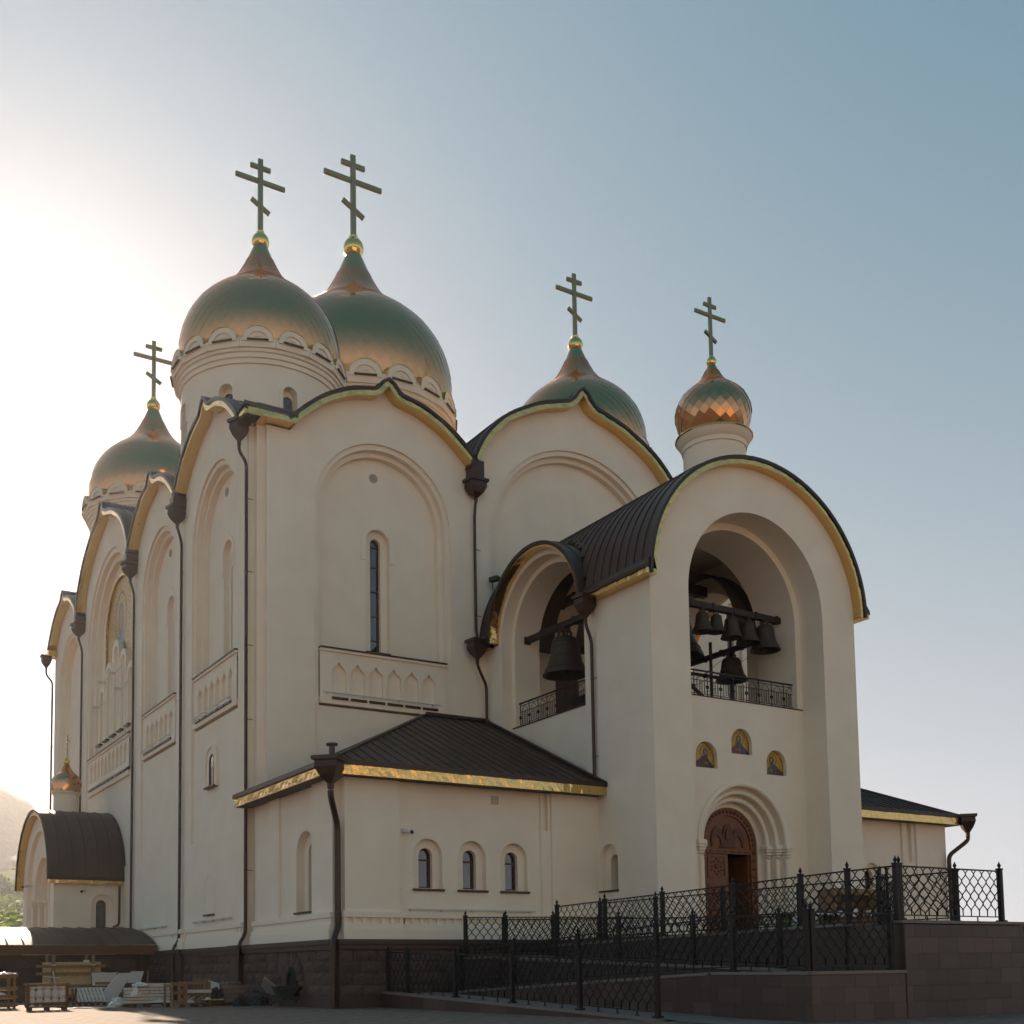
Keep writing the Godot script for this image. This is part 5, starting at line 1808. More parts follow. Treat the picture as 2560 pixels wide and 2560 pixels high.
# ---------------------------------------------------------------- bells
func bell(label: String, at: Vector3, r: float, h: float) -> void:
	# at: the middle of its mouth
	var o := thing("bell", label, "bell", at, "bronze bells in the belfry")
	var b := B.new()
	var out := [Vector2(r, 0), Vector2(r * 0.99, h * 0.035), Vector2(r * 0.88, h * 0.13), Vector2(r * 0.75, h * 0.27), Vector2(r * 0.66, h * 0.45), Vector2(r * 0.61, h * 0.62), Vector2(r * 0.575, h * 0.74), Vector2(r * 0.51, h * 0.80), Vector2(r * 0.36, h * 0.845), Vector2(0.0, h * 0.86)]
	var inn := [Vector2(0.0, h * 0.8), Vector2(r * 0.45, h * 0.76), Vector2(r * 0.55, h * 0.6), Vector2(r * 0.64, h * 0.27), Vector2(r * 0.82, h * 0.06), Vector2(r * 0.94, 0.0), Vector2(r, 0.0)]
	b.lathe(Vector3.ZERO, out, 28)
	b.lathe(Vector3.ZERO, inn, 28)
	for q in [[0.895, 0.125], [0.68, 0.40], [0.615, 0.60], [0.59, 0.70]]:
		b.lathe(Vector3.ZERO, [Vector2(r * q[0], h * (q[1] - 0.012)), Vector2(r * q[0] + 0.02 * r, h * q[1]), Vector2(r * q[0] - 0.01, h * (q[1] + 0.014))], 28)
	part(o, "body", b, M.bronze)
	var c := B.new()
	for k in 4:
		var a := TAU * k / 4.0 + 0.4
		var d := Vector3(cos(a), 0, sin(a)) * r * 0.25
		c.tube([d + UP * h * 0.83, d * 1.1 + UP * h * 0.94, d * 0.4 + UP * h * 1.02], r * 0.07, 6)
	c.box(UP * h * 1.03, Vector3(r * 0.36, h * 0.08, r * 0.36))
	part(o, "crown", c, M.bronze)
	var k := B.new()
	k.tube([UP * h * 0.76, UP * h * 0.05], r * 0.05, 6)
	k.lathe(UP * h * 0.06, [Vector2(0, -r * 0.16), Vector2(r * 0.13, -r * 0.08), Vector2(r * 0.15, 0.02), Vector2(r * 0.05, r * 0.16)], 10)
	part(o, "clapper", k, M.beam)

func bells() -> void:
	# beams belong to the tower
	for q in [[Vector3(36.9, 20.0, -42.35), Vector3(45.95, 19.95, -42.35), 0.3, 0.32], [Vector3(44.0, 18.65, -42.7), Vector3(44.0, 18.65, -53.9), 0.26, 0.26], [Vector3(36.0, 20.1, -52.9), Vector3(36.2, 20.1, -44.3), 0.3, 0.34], [Vector3(36.9, 23.3, -48.2), Vector3(46.0, 23.3, -48.2), 0.4, 0.6], [Vector3(39.2, 23.0, -53.9), Vector3(39.2, 23.0, -44.1), 0.35, 0.5], [Vector3(41.2, 17.6, -46.0), Vector3(45.9, 17.6, -46.0), 0.14, 0.14]]:
		var b := B.new()
		b.bar(q[0], q[1], q[2], q[3], UP, 0.02)
		var l := (q[0] as Vector3).distance_to(q[1])
		var n := int(l / 1.3)
		for i in n:
			var m: Vector3 = (q[0] as Vector3).lerp(q[1], (i + 0.6) / n)
			var dr: Vector3 = ((q[1] as Vector3) - q[0]).normalized()
			b.bar(m - dr * 0.07, m + dr * 0.07, q[2] + 0.07, q[3] + 0.07)
		part(ch, "bell_beam", b, M.beam)
	var posts := B.new()
	for q in [[42.8, -44.6], [41.0, -47.5]]:
		posts.bar(Vector3(q[0], 14.9, q[1]), Vector3(q[0], 19.0, q[1]), 0.12, 0.12, Vector3.RIGHT)
	posts.bar(Vector3(41.0, 16.6, -44.5), Vector3(43.4, 14.9, -44.3), 0.14, 0.14)
	part(ch, "ringing_frame", posts, M.beam)
	var wires := B.new()
	for q in [[Vector3(44.5, 18.3, -42.4), Vector3(42.0, 16.4, -47.0)], [Vector3(43.3, 18.6, -42.4), Vector3(42.0, 16.4, -47.0)], [Vector3(44.0, 17.2, -44.3), Vector3(45.9, 18.2, -46.0)], [Vector3(42.6, 18.9, -46.4), Vector3(42.0, 16.4, -47.0)], [Vector3(45.9, 17.4, -47.0), Vector3(42.0, 16.4, -47.0)]]:
		wires.tube([q[0], (q[0] as Vector3).lerp(q[1], 0.5) - UP * 0.08, q[1]], 0.012, 4)
	part(ch, "bell_wires", wires, M.beam)
	var box := B.new()
	box.box(Vector3(39.0, 15.5, -44.6), Vector3(1.8, 1.1, 1.2), Basis(), 0.03)
	box.box(Vector3(35.9, 15.35, -46.6), Vector3(0.7, 0.75, 1.6), Basis(), 0.03)
	part(ch, "ringers_platform", box, M.beam)
	bell("bronze bell at the right end of the front beam in the belfry arch", Vector3(44.55, 18.2, -42.35), 0.80, 1.62)
	bell("bronze bell second from the right end of the front beam in the belfry arch", Vector3(43.3, 18.45, -42.35), 0.62, 1.36)
	bell("bronze bell third from the right end of the front beam in the belfry arch", Vector3(42.15, 18.55, -42.35), 0.57, 1.28)
	bell("small bronze bell fourth from the right end of the front beam in the belfry arch", Vector3(41.1, 18.7, -42.35), 0.48, 1.1)
	bell("bronze bell at the left end of the front beam, mostly behind the arch jamb", Vector3(40.15, 18.6, -42.35), 0.55, 1.2)
	bell("dark bronze bell hung low over the balustrade on the beam running inward", Vector3(44.0, 16.95, -44.3), 0.86, 1.5)
	bell("great bronze bell hung in the middle of the belfry", Vector3(42.3, 18.7, -47.3), 1.9, 3.9)
	bell("large bronze bell framed by the left side arch of the belfry", Vector3(36.2, 17.35, -48.75), 1.25, 2.5)
	bell("bronze bell hung high behind the large bell of the left side arch", Vector3(39.2, 19.6, -50.3), 1.15, 2.7)

# ---------------------------------------------------------------- the builders' clutter
func bx(o: Node3D, nm: String, c: Vector3, s: Vector3, m: Material, t := Basis(), chm := 0.008) -> void:
	var b := B.new()
	b.box(c, s, t, chm)
	part(o, nm, b, m)

func pallet(o: Node3D, w: float, d: float, m: Material) -> void:
	for i in 3:
		bx(o, "pallet_block", Vector3((i - 1) * w * 0.42, 0.07, d * 0.44), Vector3(0.16, 0.12, 0.12), m)
		bx(o, "pallet_block", Vector3((i - 1) * w * 0.42, 0.07, -d * 0.44), Vector3(0.16, 0.12, 0.12), m)
	for i in 5:
		bx(o, "pallet_board", Vector3(0, 0.15, (i - 2) * d * 0.23), Vector3(w, 0.035, d * 0.16), m)

func sheet(o: Node3D, nm: String, at: Vector3, r: Vector3, m: Material, sd: int) -> void:
	# crumpled plastic: a lumpy, creased bag
	var z := FastNoiseLite.new()
	z.seed = sd
	z.frequency = 1.7
	var b := B.new()
	var g := []
	for j in 9:
		var row := []
		for i in 17:
			var a := TAU * i / 16.0
			var t := PI * 0.5 * j / 8.0
			var d := Vector3(cos(a) * cos(t), sin(t), sin(a) * cos(t))
			if i == 16:
				d = Vector3(cos(t), sin(t), 0)
			var k := 1.0 + 0.55 * z.get_noise_3dv(d * 1.3) + 0.18 * z.get_noise_3dv(d * 5.0)
			row.append(at + Vector3(d.x * r.x, d.y * r.y, d.z * r.z) * k)
		g.append(row)
	for j in 8:
		for i in 16:
			b.quad(g[j][i], g[j][i + 1], g[j + 1][i + 1], g[j + 1][i], (g[j][i] - at) + UP * 0.05)
	part(o, nm, b, m)

func clutter() -> void:
	var o: Node3D
	# tall open crate at the picture's left edge
	o = thing("crate", "tall open wooden crate with shelves and draped white cloth, far left", "crate", Vector3(8.85, 0, -57.0), "", 0.15)
	for x in [-0.7, 0.62]:
		for z in [-0.4, 0.4]:
			bx(o, "post", Vector3(x, 0.82, z), Vector3(0.11, 1.64, 0.11), M.wood)
	for y in [0.18, 0.55, 0.95, 1.55]:
		bx(o, "rail", Vector3(0, y, 0.46), Vector3(1.55, 0.15, 0.04), M.wood)
		bx(o, "rail", Vector3(0, y, -0.46), Vector3(1.55, 0.15, 0.04), M.wood)
		bx(o, "shelf", Vector3(0, y - 0.1, 0), Vector3(1.4, 0.04, 0.8), M.wood)
	bx(o, "plank", Vector3(0.3, 1.2, 0.49), Vector3(0.14, 0.9, 0.035), M.wood, Basis(Vector3.BACK, 0.1))
	o = thing("plywood_sheet", "square plywood sheet standing up behind the tall crate, far left", "plywood", Vector3(8.3, 1.62, -57.2))
	bx(o, "sheet", Vector3(0, 0.38, 0), Vector3(0.9, 0.8, 0.03), M.plywood, Basis(Vector3.RIGHT, -0.1))
	o = thing("cloth", "white cloth draped over the top corner of the tall crate", "cloth", Vector3(9.1, 1.6, -56.55))
	sheet(o, "fold", Vector3.ZERO, Vector3(0.5, 0.1, 0.3), M.film, 4)
	sheet(o, "fold", Vector3(-0.5, -0.45, 0.12), Vector3(0.09, 0.5, 0.05), M.film, 5)
	sheet(o, "fold", Vector3(-0.35, -0.95, 0.12), Vector3(0.35, 0.12, 0.1), M.film, 6)
	# crate of turned white balusters
	o = thing("baluster_crate", "wooden crate holding five turned white stone balusters", "crate", Vector3(10.15, 0, -52.3), "", -0.05)
	pallet(o, 1.75, 0.7, M.wood_dark)
	for x in [-0.82, 0.82]:
		bx(o, "post", Vector3(x, 0.68, 0.3), Vector3(0.1, 1.05, 0.1), M.wood_dark)
		bx(o, "post", Vector3(x, 0.68, -0.3), Vector3(0.1, 1.05, 0.1), M.wood_dark)
	for z in [0.3, -0.3]:
		bx(o, "rail", Vector3(0, 1.16, z), Vector3(1.9, 0.09, 0.1), M.wood)
		bx(o, "rail", Vector3(0, 0.28, z), Vector3(1.8, 0.16, 0.06), M.wood_dark)
	var bal := B.new()
	bal.lathe(Vector3.ZERO, [Vector2(0.17, 0), Vector2(0.17, 0.07), Vector2(0.12, 0.1), Vector2(0.15, 0.14), Vector2(0.17, 0.22), Vector2(0.13, 0.30), Vector2(0.115, 0.34), Vector2(0.15, 0.40), Vector2(0.185, 0.50), Vector2(0.16, 0.62), Vector2(0.11, 0.72), Vector2(0.13, 0.76), Vector2(0.17, 0.79), Vector2(0.17, 0.86)], 18)
	var bm := bal.mesh()
	for i in 5:
		var q := thing("baluster", "turned white stone baluster, %s in its crate" % ["leftmost", "second from the left", "middle one", "second from the right", "rightmost"][i], "baluster", Vector3(10.15 + (i - 2) * 0.33, 0.2, -52.15), "balusters in the crate")
		var mi := MeshInstance3D.new()
		mi.name = "turned_body"
		mi.mesh = bm
		mi.material_override = M.white_stone
		q.add_child(mi)
		bx(q, "foot", Vector3(0, 0.0, 0), Vector3(0.3, 0.06, 0.3), M.white_stone)
	# big crate of plywood sheets against the shelter
	o = thing("plywood_crate", "large wooden frame crate packed with yellow plywood sheets, leaning by the shelter wall", "crate", Vector3(14.6, 0, -68.6), "", 0.0)
	bx(o, "plywood", Vector3(0.1, 1.28, 0), Vector3(3.3, 2.0, 0.25), M.plywood, Basis(Vector3.RIGHT, -0.06))
	for y in [2.05, 1.62, 0.9, 0.3]:
		bx(o, "rail", Vector3(0.0, y, 0.22), Vector3(3.9, 0.17, 0.07), M.wood)
	for x in [-1.0, 1.25]:
		bx(o, "post", Vector3(x, 1.35, 0.3), Vector3(0.2, 2.75, 0.1), M.wood)
		bx(o, "post", Vector3(x - 0.28, 2.25, -0.2), Vector3(0.16, 0.9, 0.1), M.wood)
		bx(o, "strap", Vector3(x, 2.12, 0.32), Vector3(0.24, 0.06, 0.14), M.film)
	bx(o, "ribbon", Vector3(-0.95, 1.2, 0.38), Vector3(0.07, 1.2, 0.02), M.film, Basis(Vector3.BACK, 0.16))
	bx(o, "ribbon", Vector3(-1.1, 1.42, 0.38), Vector3(0.9, 0.06, 0.02), M.film, Basis(Vector3.BACK, -0.12))
	bx(o, "label", Vector3(0.95, 2.3, -0.12), Vector3(0.34, 0.2, 0.02), M.sheet_white)
	# stack of pale boards
	o = thing("board_stack", "stack of grey white boards and slats between the plywood crate and leaning slab", "boards", Vector3(15.9, 0, -65.6), "", 0.1)
	for i in 7:
		bx(o, "board", Vector3(0.05 * sin(i * 2.1), 0.12 + i * 0.11, 0), Vector3(2.0 - 0.05 * i, 0.08, 0.8), M.white_stone if i % 2 == 0 else M.wood)
	bx(o, "board", Vector3(0.1, 1.28, -0.3), Vector3(1.5, 0.75, 0.05), M.white_stone, Basis(Vector3.RIGHT, -0.2))
	bx(o, "rail", Vector3(0.2, 1.05, 0.0), Vector3(1.5, 0.14, 0.06), M.wood)
	bx(o, "plank", Vector3(0.85, 1.25, -0.2), Vector3(0.1, 0.9, 0.05), M.wood, Basis(Vector3.BACK, 0.15))
	# low slatted panel
	o = thing("slatted_panel", "pale slatted wooden panel lying tilted on a pallet", "panel", Vector3(13.35, 0, -58.3), "", 0.12)
	pallet(o, 1.5, 1.0, M.wood_dark)
	var tl := Basis(Vector3.RIGHT, -0.75)
	for i in 8:
		var b := B.new()
		b.box(Vector3((i - 3.5) * 0.19, 0.55, 0.1), Vector3(0.145, 0.05, 1.0), Basis(Vector3.RIGHT, 0.75), 0.01)
		part(o, "slat", b, M.white_stone)
	for y in [-0.3, 0.3]:
		bx(o, "batten", Vector3(0, 0.53 - y * 0.68, 0.06 + y * 0.73), Vector3(1.6, 0.05, 0.1), M.wood_dark, Basis(Vector3.RIGHT, 0.75))
	for x in [-0.95, -0.8]:
		bx(o, "post", Vector3(x, 0.5, 0.35), Vector3(0.09, 0.95 + x * 0.2, 0.09), M.wood_dark)
	# leaning slab
	o = thing("leaning_slab", "large white slab leaning sideways, its top to the right", "slab", Vector3(15.3, 0, -61.5), "", 0.1)
	var lb := B.new()
	lb.prism(PackedVector2Array([Vector2(-0.95, 0.02), Vector2(0.15, 0.1), Vector2(1.05, 1.62), Vector2(0.35, 1.6), Vector2(-0.15, 1.05)]), F.new(Vector3(0, 0, 0), Vector3.RIGHT), -0.03, 0.03)
	part(o, "sheet", lb, M.sheet_white)
	o = thing("grey_slab", "small pale grey slab propped on top of a timber rack beside the leaning slab", "slab", Vector3(17.3, 1.05, -64.5))
	var gb := B.new()
	gb.prism(PackedVector2Array([Vector2(-0.45, 0), Vector2(0.3, 0), Vector2(0.5, 0.65), Vector2(-0.22, 0.65)]), F.new(Vector3.ZERO, Vector3.RIGHT), -0.03, 0.03)
	part(o, "sheet", gb, M.sheet_white)
	o = thing("timber_rack", "dark timber rack standing behind the stack of white planks", "rack", Vector3(17.4, 0, -64.7))
	for x in [-1.2, -0.2, 0.75]:
		bx(o, "post", Vector3(x, 0.55, 0), Vector3(0.1, 1.1, 0.1), M.wood_dark)
	for y in [0.35, 1.0]:
		bx(o, "rail", Vector3(-0.2, y, 0.06), Vector3(2.3, 0.16, 0.06), M.wood_dark)
	bx(o, "plank", Vector3(0.72, 1.35, -0.1), Vector3(0.09, 0.75, 0.05), M.wood)
	# bag
	o = thing("plastic_bag", "bundled translucent white plastic bag on the ground", "plastic bag", Vector3(13.95, 0, -54.6))
	sheet(o, "bundle", Vector3(-0.1, 0.02, 0), Vector3(0.42, 0.42, 0.4), M.film, 11)
	sheet(o, "bundle", Vector3(0.38, 0.0, 0.12), Vector3(0.38, 0.24, 0.3), M.film, 12)
	o = thing("plastic_film", "flat strip of white plastic film trailing over the paving", "plastic film", Vector3(12.6, 0.0, -53.8))
	sheet(o, "film", Vector3(-0.6, 0.0, 0.3), Vector3(1.1, 0.06, 0.25), M.film, 13)
	sheet(o, "film", Vector3(0.5, 0.0, 0.0), Vector3(0.7, 0.05, 0.2), M.film, 14)
	# pallet of white planks
	o = thing("plank_pallet", "pallet stacked with white stone planks under torn plastic film", "pallet", Vector3(14.95, 0, -53.6), "", -0.08)
	pallet(o, 2.1, 1.1, M.wood_dark)
	for i in 5:
		var n := 1 if i < 3 else 4
		for k in n:
			var w := 2.0 / n
			bx(o, "plank", Vector3((k - (n - 1) * 0.5) * w + 0.03 * sin(i * 3.0), 0.25 + i * 0.15, 0), Vector3(w - 0.02, 0.12, 0.95), M.white_stone)
		bx(o, "spacer", Vector3(0.2 * sin(i * 5.0), 0.325 + i * 0.15, 0.02), Vector3(1.9, 0.03, 0.9), M.wood)
	bx(o, "plank", Vector3(0.35, 1.02, 0.1), Vector3(1.35, 0.16, 0.5), M.white_stone)
	sheet(o, "torn_film", Vector3(-0.35, 0.98, 0.3), Vector3(0.4, 0.16, 0.3), M.film, 21)
	sheet(o, "torn_film", Vector3(-0.62, 0.5, 0.52), Vector3(0.22, 0.42, 0.08), M.film, 22)
	sheet(o, "torn_film", Vector3(0.55, 0.2, 0.58), Vector3(0.55, 0.12, 0.12), M.film, 23)
	# upright frame crate
	o = thing("frame_crate", "upright wooden frame of three posts in front of the crate of offcuts", "crate", Vector3(15.75, 0, -51.3), "", 0.1)
	for x in [-0.34, 0.0, 0.34]:
		bx(o, "post", Vector3(x, 0.58, 0.1), Vector3(0.11, 1.16, 0.09), M.wood)
	for x in [-0.34, 0.34]:
		bx(o, "post", Vector3(x, 0.55, -0.75), Vector3(0.1, 1.1, 0.09), M.wood)
	for y in [0.22, 0.68, 1.08]:
		bx(o, "rail", Vector3(0, y, 0.03), Vector3(0.8, 0.15, 0.05), M.wood)
	bx(o, "rail", Vector3(0.34, 1.0, -0.33), Vector3(0.05, 0.14, 0.9), M.wood)
	bx(o, "rail", Vector3(-0.34, 1.0, -0.33), Vector3(0.05, 0.14, 0.9), M.wood)
	# crate of offcuts
	o = thing("offcut_crate", "open wooden crate filled with splintered offcuts and torn film", "crate", Vector3(16.75, 0, -52.0), "", -0.1)
	pallet(o, 1.3, 1.0, M.wood_dark)
	for x in [-0.6, 0.6]:
		bx(o, "post", Vector3(x, 0.6, 0.45), Vector3(0.09, 1.1, 0.08), M.wood)
		bx(o, "post", Vector3(x, 0.62, -0.45), Vector3(0.09, 1.15, 0.08), M.wood)
	for y in [0.76, 1.1]:
		bx(o, "rail", Vector3(0, y, -0.45), Vector3(1.3, 0.14, 0.05), M.wood)
	bx(o, "rail", Vector3(0.05, 0.72, 0.47), Vector3(1.25, 0.15, 0.05), M.white_stone)
	for i in 12:
		bx(o, "offcut", Vector3(rng.randf_range(-0.5, 0.5), 0.3 + 0.15 * rng.randf(), rng.randf_range(-0.1, 0.5)), Vector3(0.5 + 0.4 * rng.randf(), 0.05, 0.09), M.wood if i % 3 else M.plywood, Basis(Vector3.UP, rng.randf() * 3.0) * Basis(Vector3.BACK, rng.randf_range(-0.5, 0.5)))
	sheet(o, "torn_film", Vector3(-0.35, 0.2, 0.5), Vector3(0.25, 0.14, 0.1), M.film, 31)
	sheet(o, "torn_film", Vector3(0.5, 0.32, 0.5), Vector3(0.16, 0.1, 0.1), M.film, 32)
	# thin frames behind
	o = thing("slat_frames", "thin pale wooden frames stacked upright behind the crate of offcuts", "frames", Vector3(17.7, 0, -54.0), "", 0.3)
	for i in 6:
		bx(o, "slat", Vector3((i - 2.5) * 0.16, 0.68, 0.05 * i), Vector3(0.06, 1.3, 0.06), M.wood, Basis(Vector3.BACK, 0.08 * (i % 3 - 1)))
	bx(o, "rail", Vector3(0, 1.22, 0.1), Vector3(1.1, 0.1, 0.05), M.wood)
	o = thing("stone_offcuts", "dark stone offcuts and a bent white plate on a low board", "stones", Vector3(18.0, 0, -52.6), "", 0.2)
	bx(o, "board", Vector3(0, 0.3, 0.1), Vector3(1.3, 0.05, 0.7), M.white_stone)
	bx(o, "support", Vector3(0, 0.14, 0.1), Vector3(1.0, 0.28, 0.5), M.wood_dark)
	bx(o, "plate", Vector3(-0.05, 0.92, -0.1), Vector3(0.6, 0.5, 0.03), M.sheet_white, Basis(Vector3.BACK, -0.25) * Basis(Vector3.RIGHT, -0.5))
	for i in 7:
		bx(o, "stone_piece", Vector3(-0.35 + 0.13 * i, 0.55 + 0.05 * (i % 3), 0.12 * (i % 2)), Vector3(0.1, 0.5, 0.35), M.granite, Basis(Vector3.BACK, -0.2 - 0.05 * i), 0.02)
	# brown slabs
	o = thing("slab_stack", "stack of brown stone slabs on a pallet beside the downpipe", "slabs", Vector3(18.75, 0, -52.3), "", 0.0)
	pallet(o, 1.1, 1.0, M.wood_dark)
	for i in 4:
		bx(o, "slab", Vector3(0.03 * sin(i * 2.0), 0.28 + i * 0.2, 0), Vector3(1.0 - 0.04 * i, 0.18, 0.9), M.stone_brown, Basis(), 0.012)
	bx(o, "slab", Vector3(-0.1, 1.08, -0.05), Vector3(0.7, 0.12, 0.7), M.stone_brown, Basis(Vector3.UP, 0.2), 0.012)
	o = thing("rubble_heap", "dark heap of buckets, hoses and rubble under the tipped wheelbarrow", "rubble", Vector3(19.0, 0, -50.9))
	for i in 9:
		sheet(o, "lump", Vector3(rng.randf_range(-0.6, 0.7), 0.0, rng.randf_range(-0.4, 0.4)), Vector3(0.3, 0.25 + 0.25 * rng.randf(), 0.3), [M.rubber, M.steel_dark, M.granite][i % 3], 40 + i)
	wheelbarrow("grey wheelbarrow tipped up on end, its handles in the air", Vector3(19.15, 0.28, -49.8), -0.35, 0.72)
	wheelbarrow("dark wheelbarrow standing by the basement opening, wheel to the right", Vector3(19.55, 0.0, -47.75), -0.15, 0.0)

func wheelbarrow(label: String, at: Vector3, yaw: float, tip: float) -> void:
	# wheel towards +x, handles towards -x; tip lifts the handles
	var o := thing("wheelbarrow", label, "wheelbarrow", at, "wheelbarrows by the plinth")
	o.basis = Basis(UP, yaw) * Basis(Vector3.BACK, -tip)
	var b := B.new()
	var top := [Vector3(-0.55, 0.92, 0.42), Vector3(0.62, 0.95, 0.36), Vector3(0.62, 0.95, -0.36), Vector3(-0.55, 0.92, -0.42)]
	var bot := [Vector3(-0.35, 0.46, 0.26), Vector3(0.2, 0.42, 0.24), Vector3(0.2, 0.42, -0.24), Vector3(-0.35, 0.46, -0.26)]
	for k in 4:
		var m := (k + 1) % 4
		var mid: Vector3 = (top[k] + top[m]) * 0.5
		b.quad(bot[k], bot[m], top[m], top[k], Vector3(mid.x, 0, mid.z))
		b.quad(bot[k] + UP * 0.015, bot[m] + UP * 0.015, top[m] * 0.985, top[k] * 0.985, Vector3(-mid.x, 0.3, -mid.z))
		b.bar(top[k], top[m], 0.035, 0.035)
	b.quad(bot[0], bot[1], bot[2], bot[3], Vector3.DOWN)
	part(o, "tray", b, M.steel if tip > 0.0 else M.steel_dark)
	var f := B.new()
	for s in [-1.0, 1.0]:
		f.tube([Vector3(-1.25, 0.72, 0.32 * s), Vector3(-0.5, 0.5, 0.27 * s), Vector3(0.3, 0.38, 0.2 * s), Vector3(0.72, 0.26, 0.1 * s)], 0.025, 6)
		f.tube([Vector3(-0.3, 0.46, 0.26 * s), Vector3(-0.42, 0.02, 0.3 * s)], 0.022, 6)
		f.tube([Vector3(0.0, 0.42, 0.22 * s), Vector3(-0.4, 0.05, 0.3 * s)], 0.018, 6)
	f.tube([Vector3(-0.42, 0.03, -0.3), Vector3(-0.42, 0.03, 0.3)], 0.018, 6)
	part(o, "frame", f, M.steel_dark)
	var h := B.new()
	for s in [-1.0, 1.0]:
		h.tube([Vector3(-1.38, 0.76, 0.33 * s), Vector3(-1.2, 0.71, 0.32 * s)], 0.036, 8)
	part(o, "grip", h, M.rubber)
	var tt := Basis(Vector3.RIGHT, Vector3.BACK, Vector3.DOWN)
	var w := B.new()
	var ring := []
	for k in 9:
		var a := TAU * k / 8.0
		ring.append(Vector2(0.205 + 0.055 * cos(a), 0.055 * sin(a)))
	w.lathe(Vector3(0.72, 0.26, 0), ring, 20, tt)
	var wh := part(o, "wheel", w, M.rubber)
	var r := B.new()
	r.lathe(Vector3(0.72, 0.26, 0), [Vector2(0.17, -0.035), Vector2(0.06, -0.05), Vector2(0.0, -0.05)], 16, tt)
	r.lathe(Vector3(0.72, 0.26, 0), [Vector2(0.0, 0.05), Vector2(0.06, 0.05), Vector2(0.17, 0.035), Vector2(0.17, -0.035)], 16, tt)
	place(wh, "rim", r.mesh(), M.rim_paint)

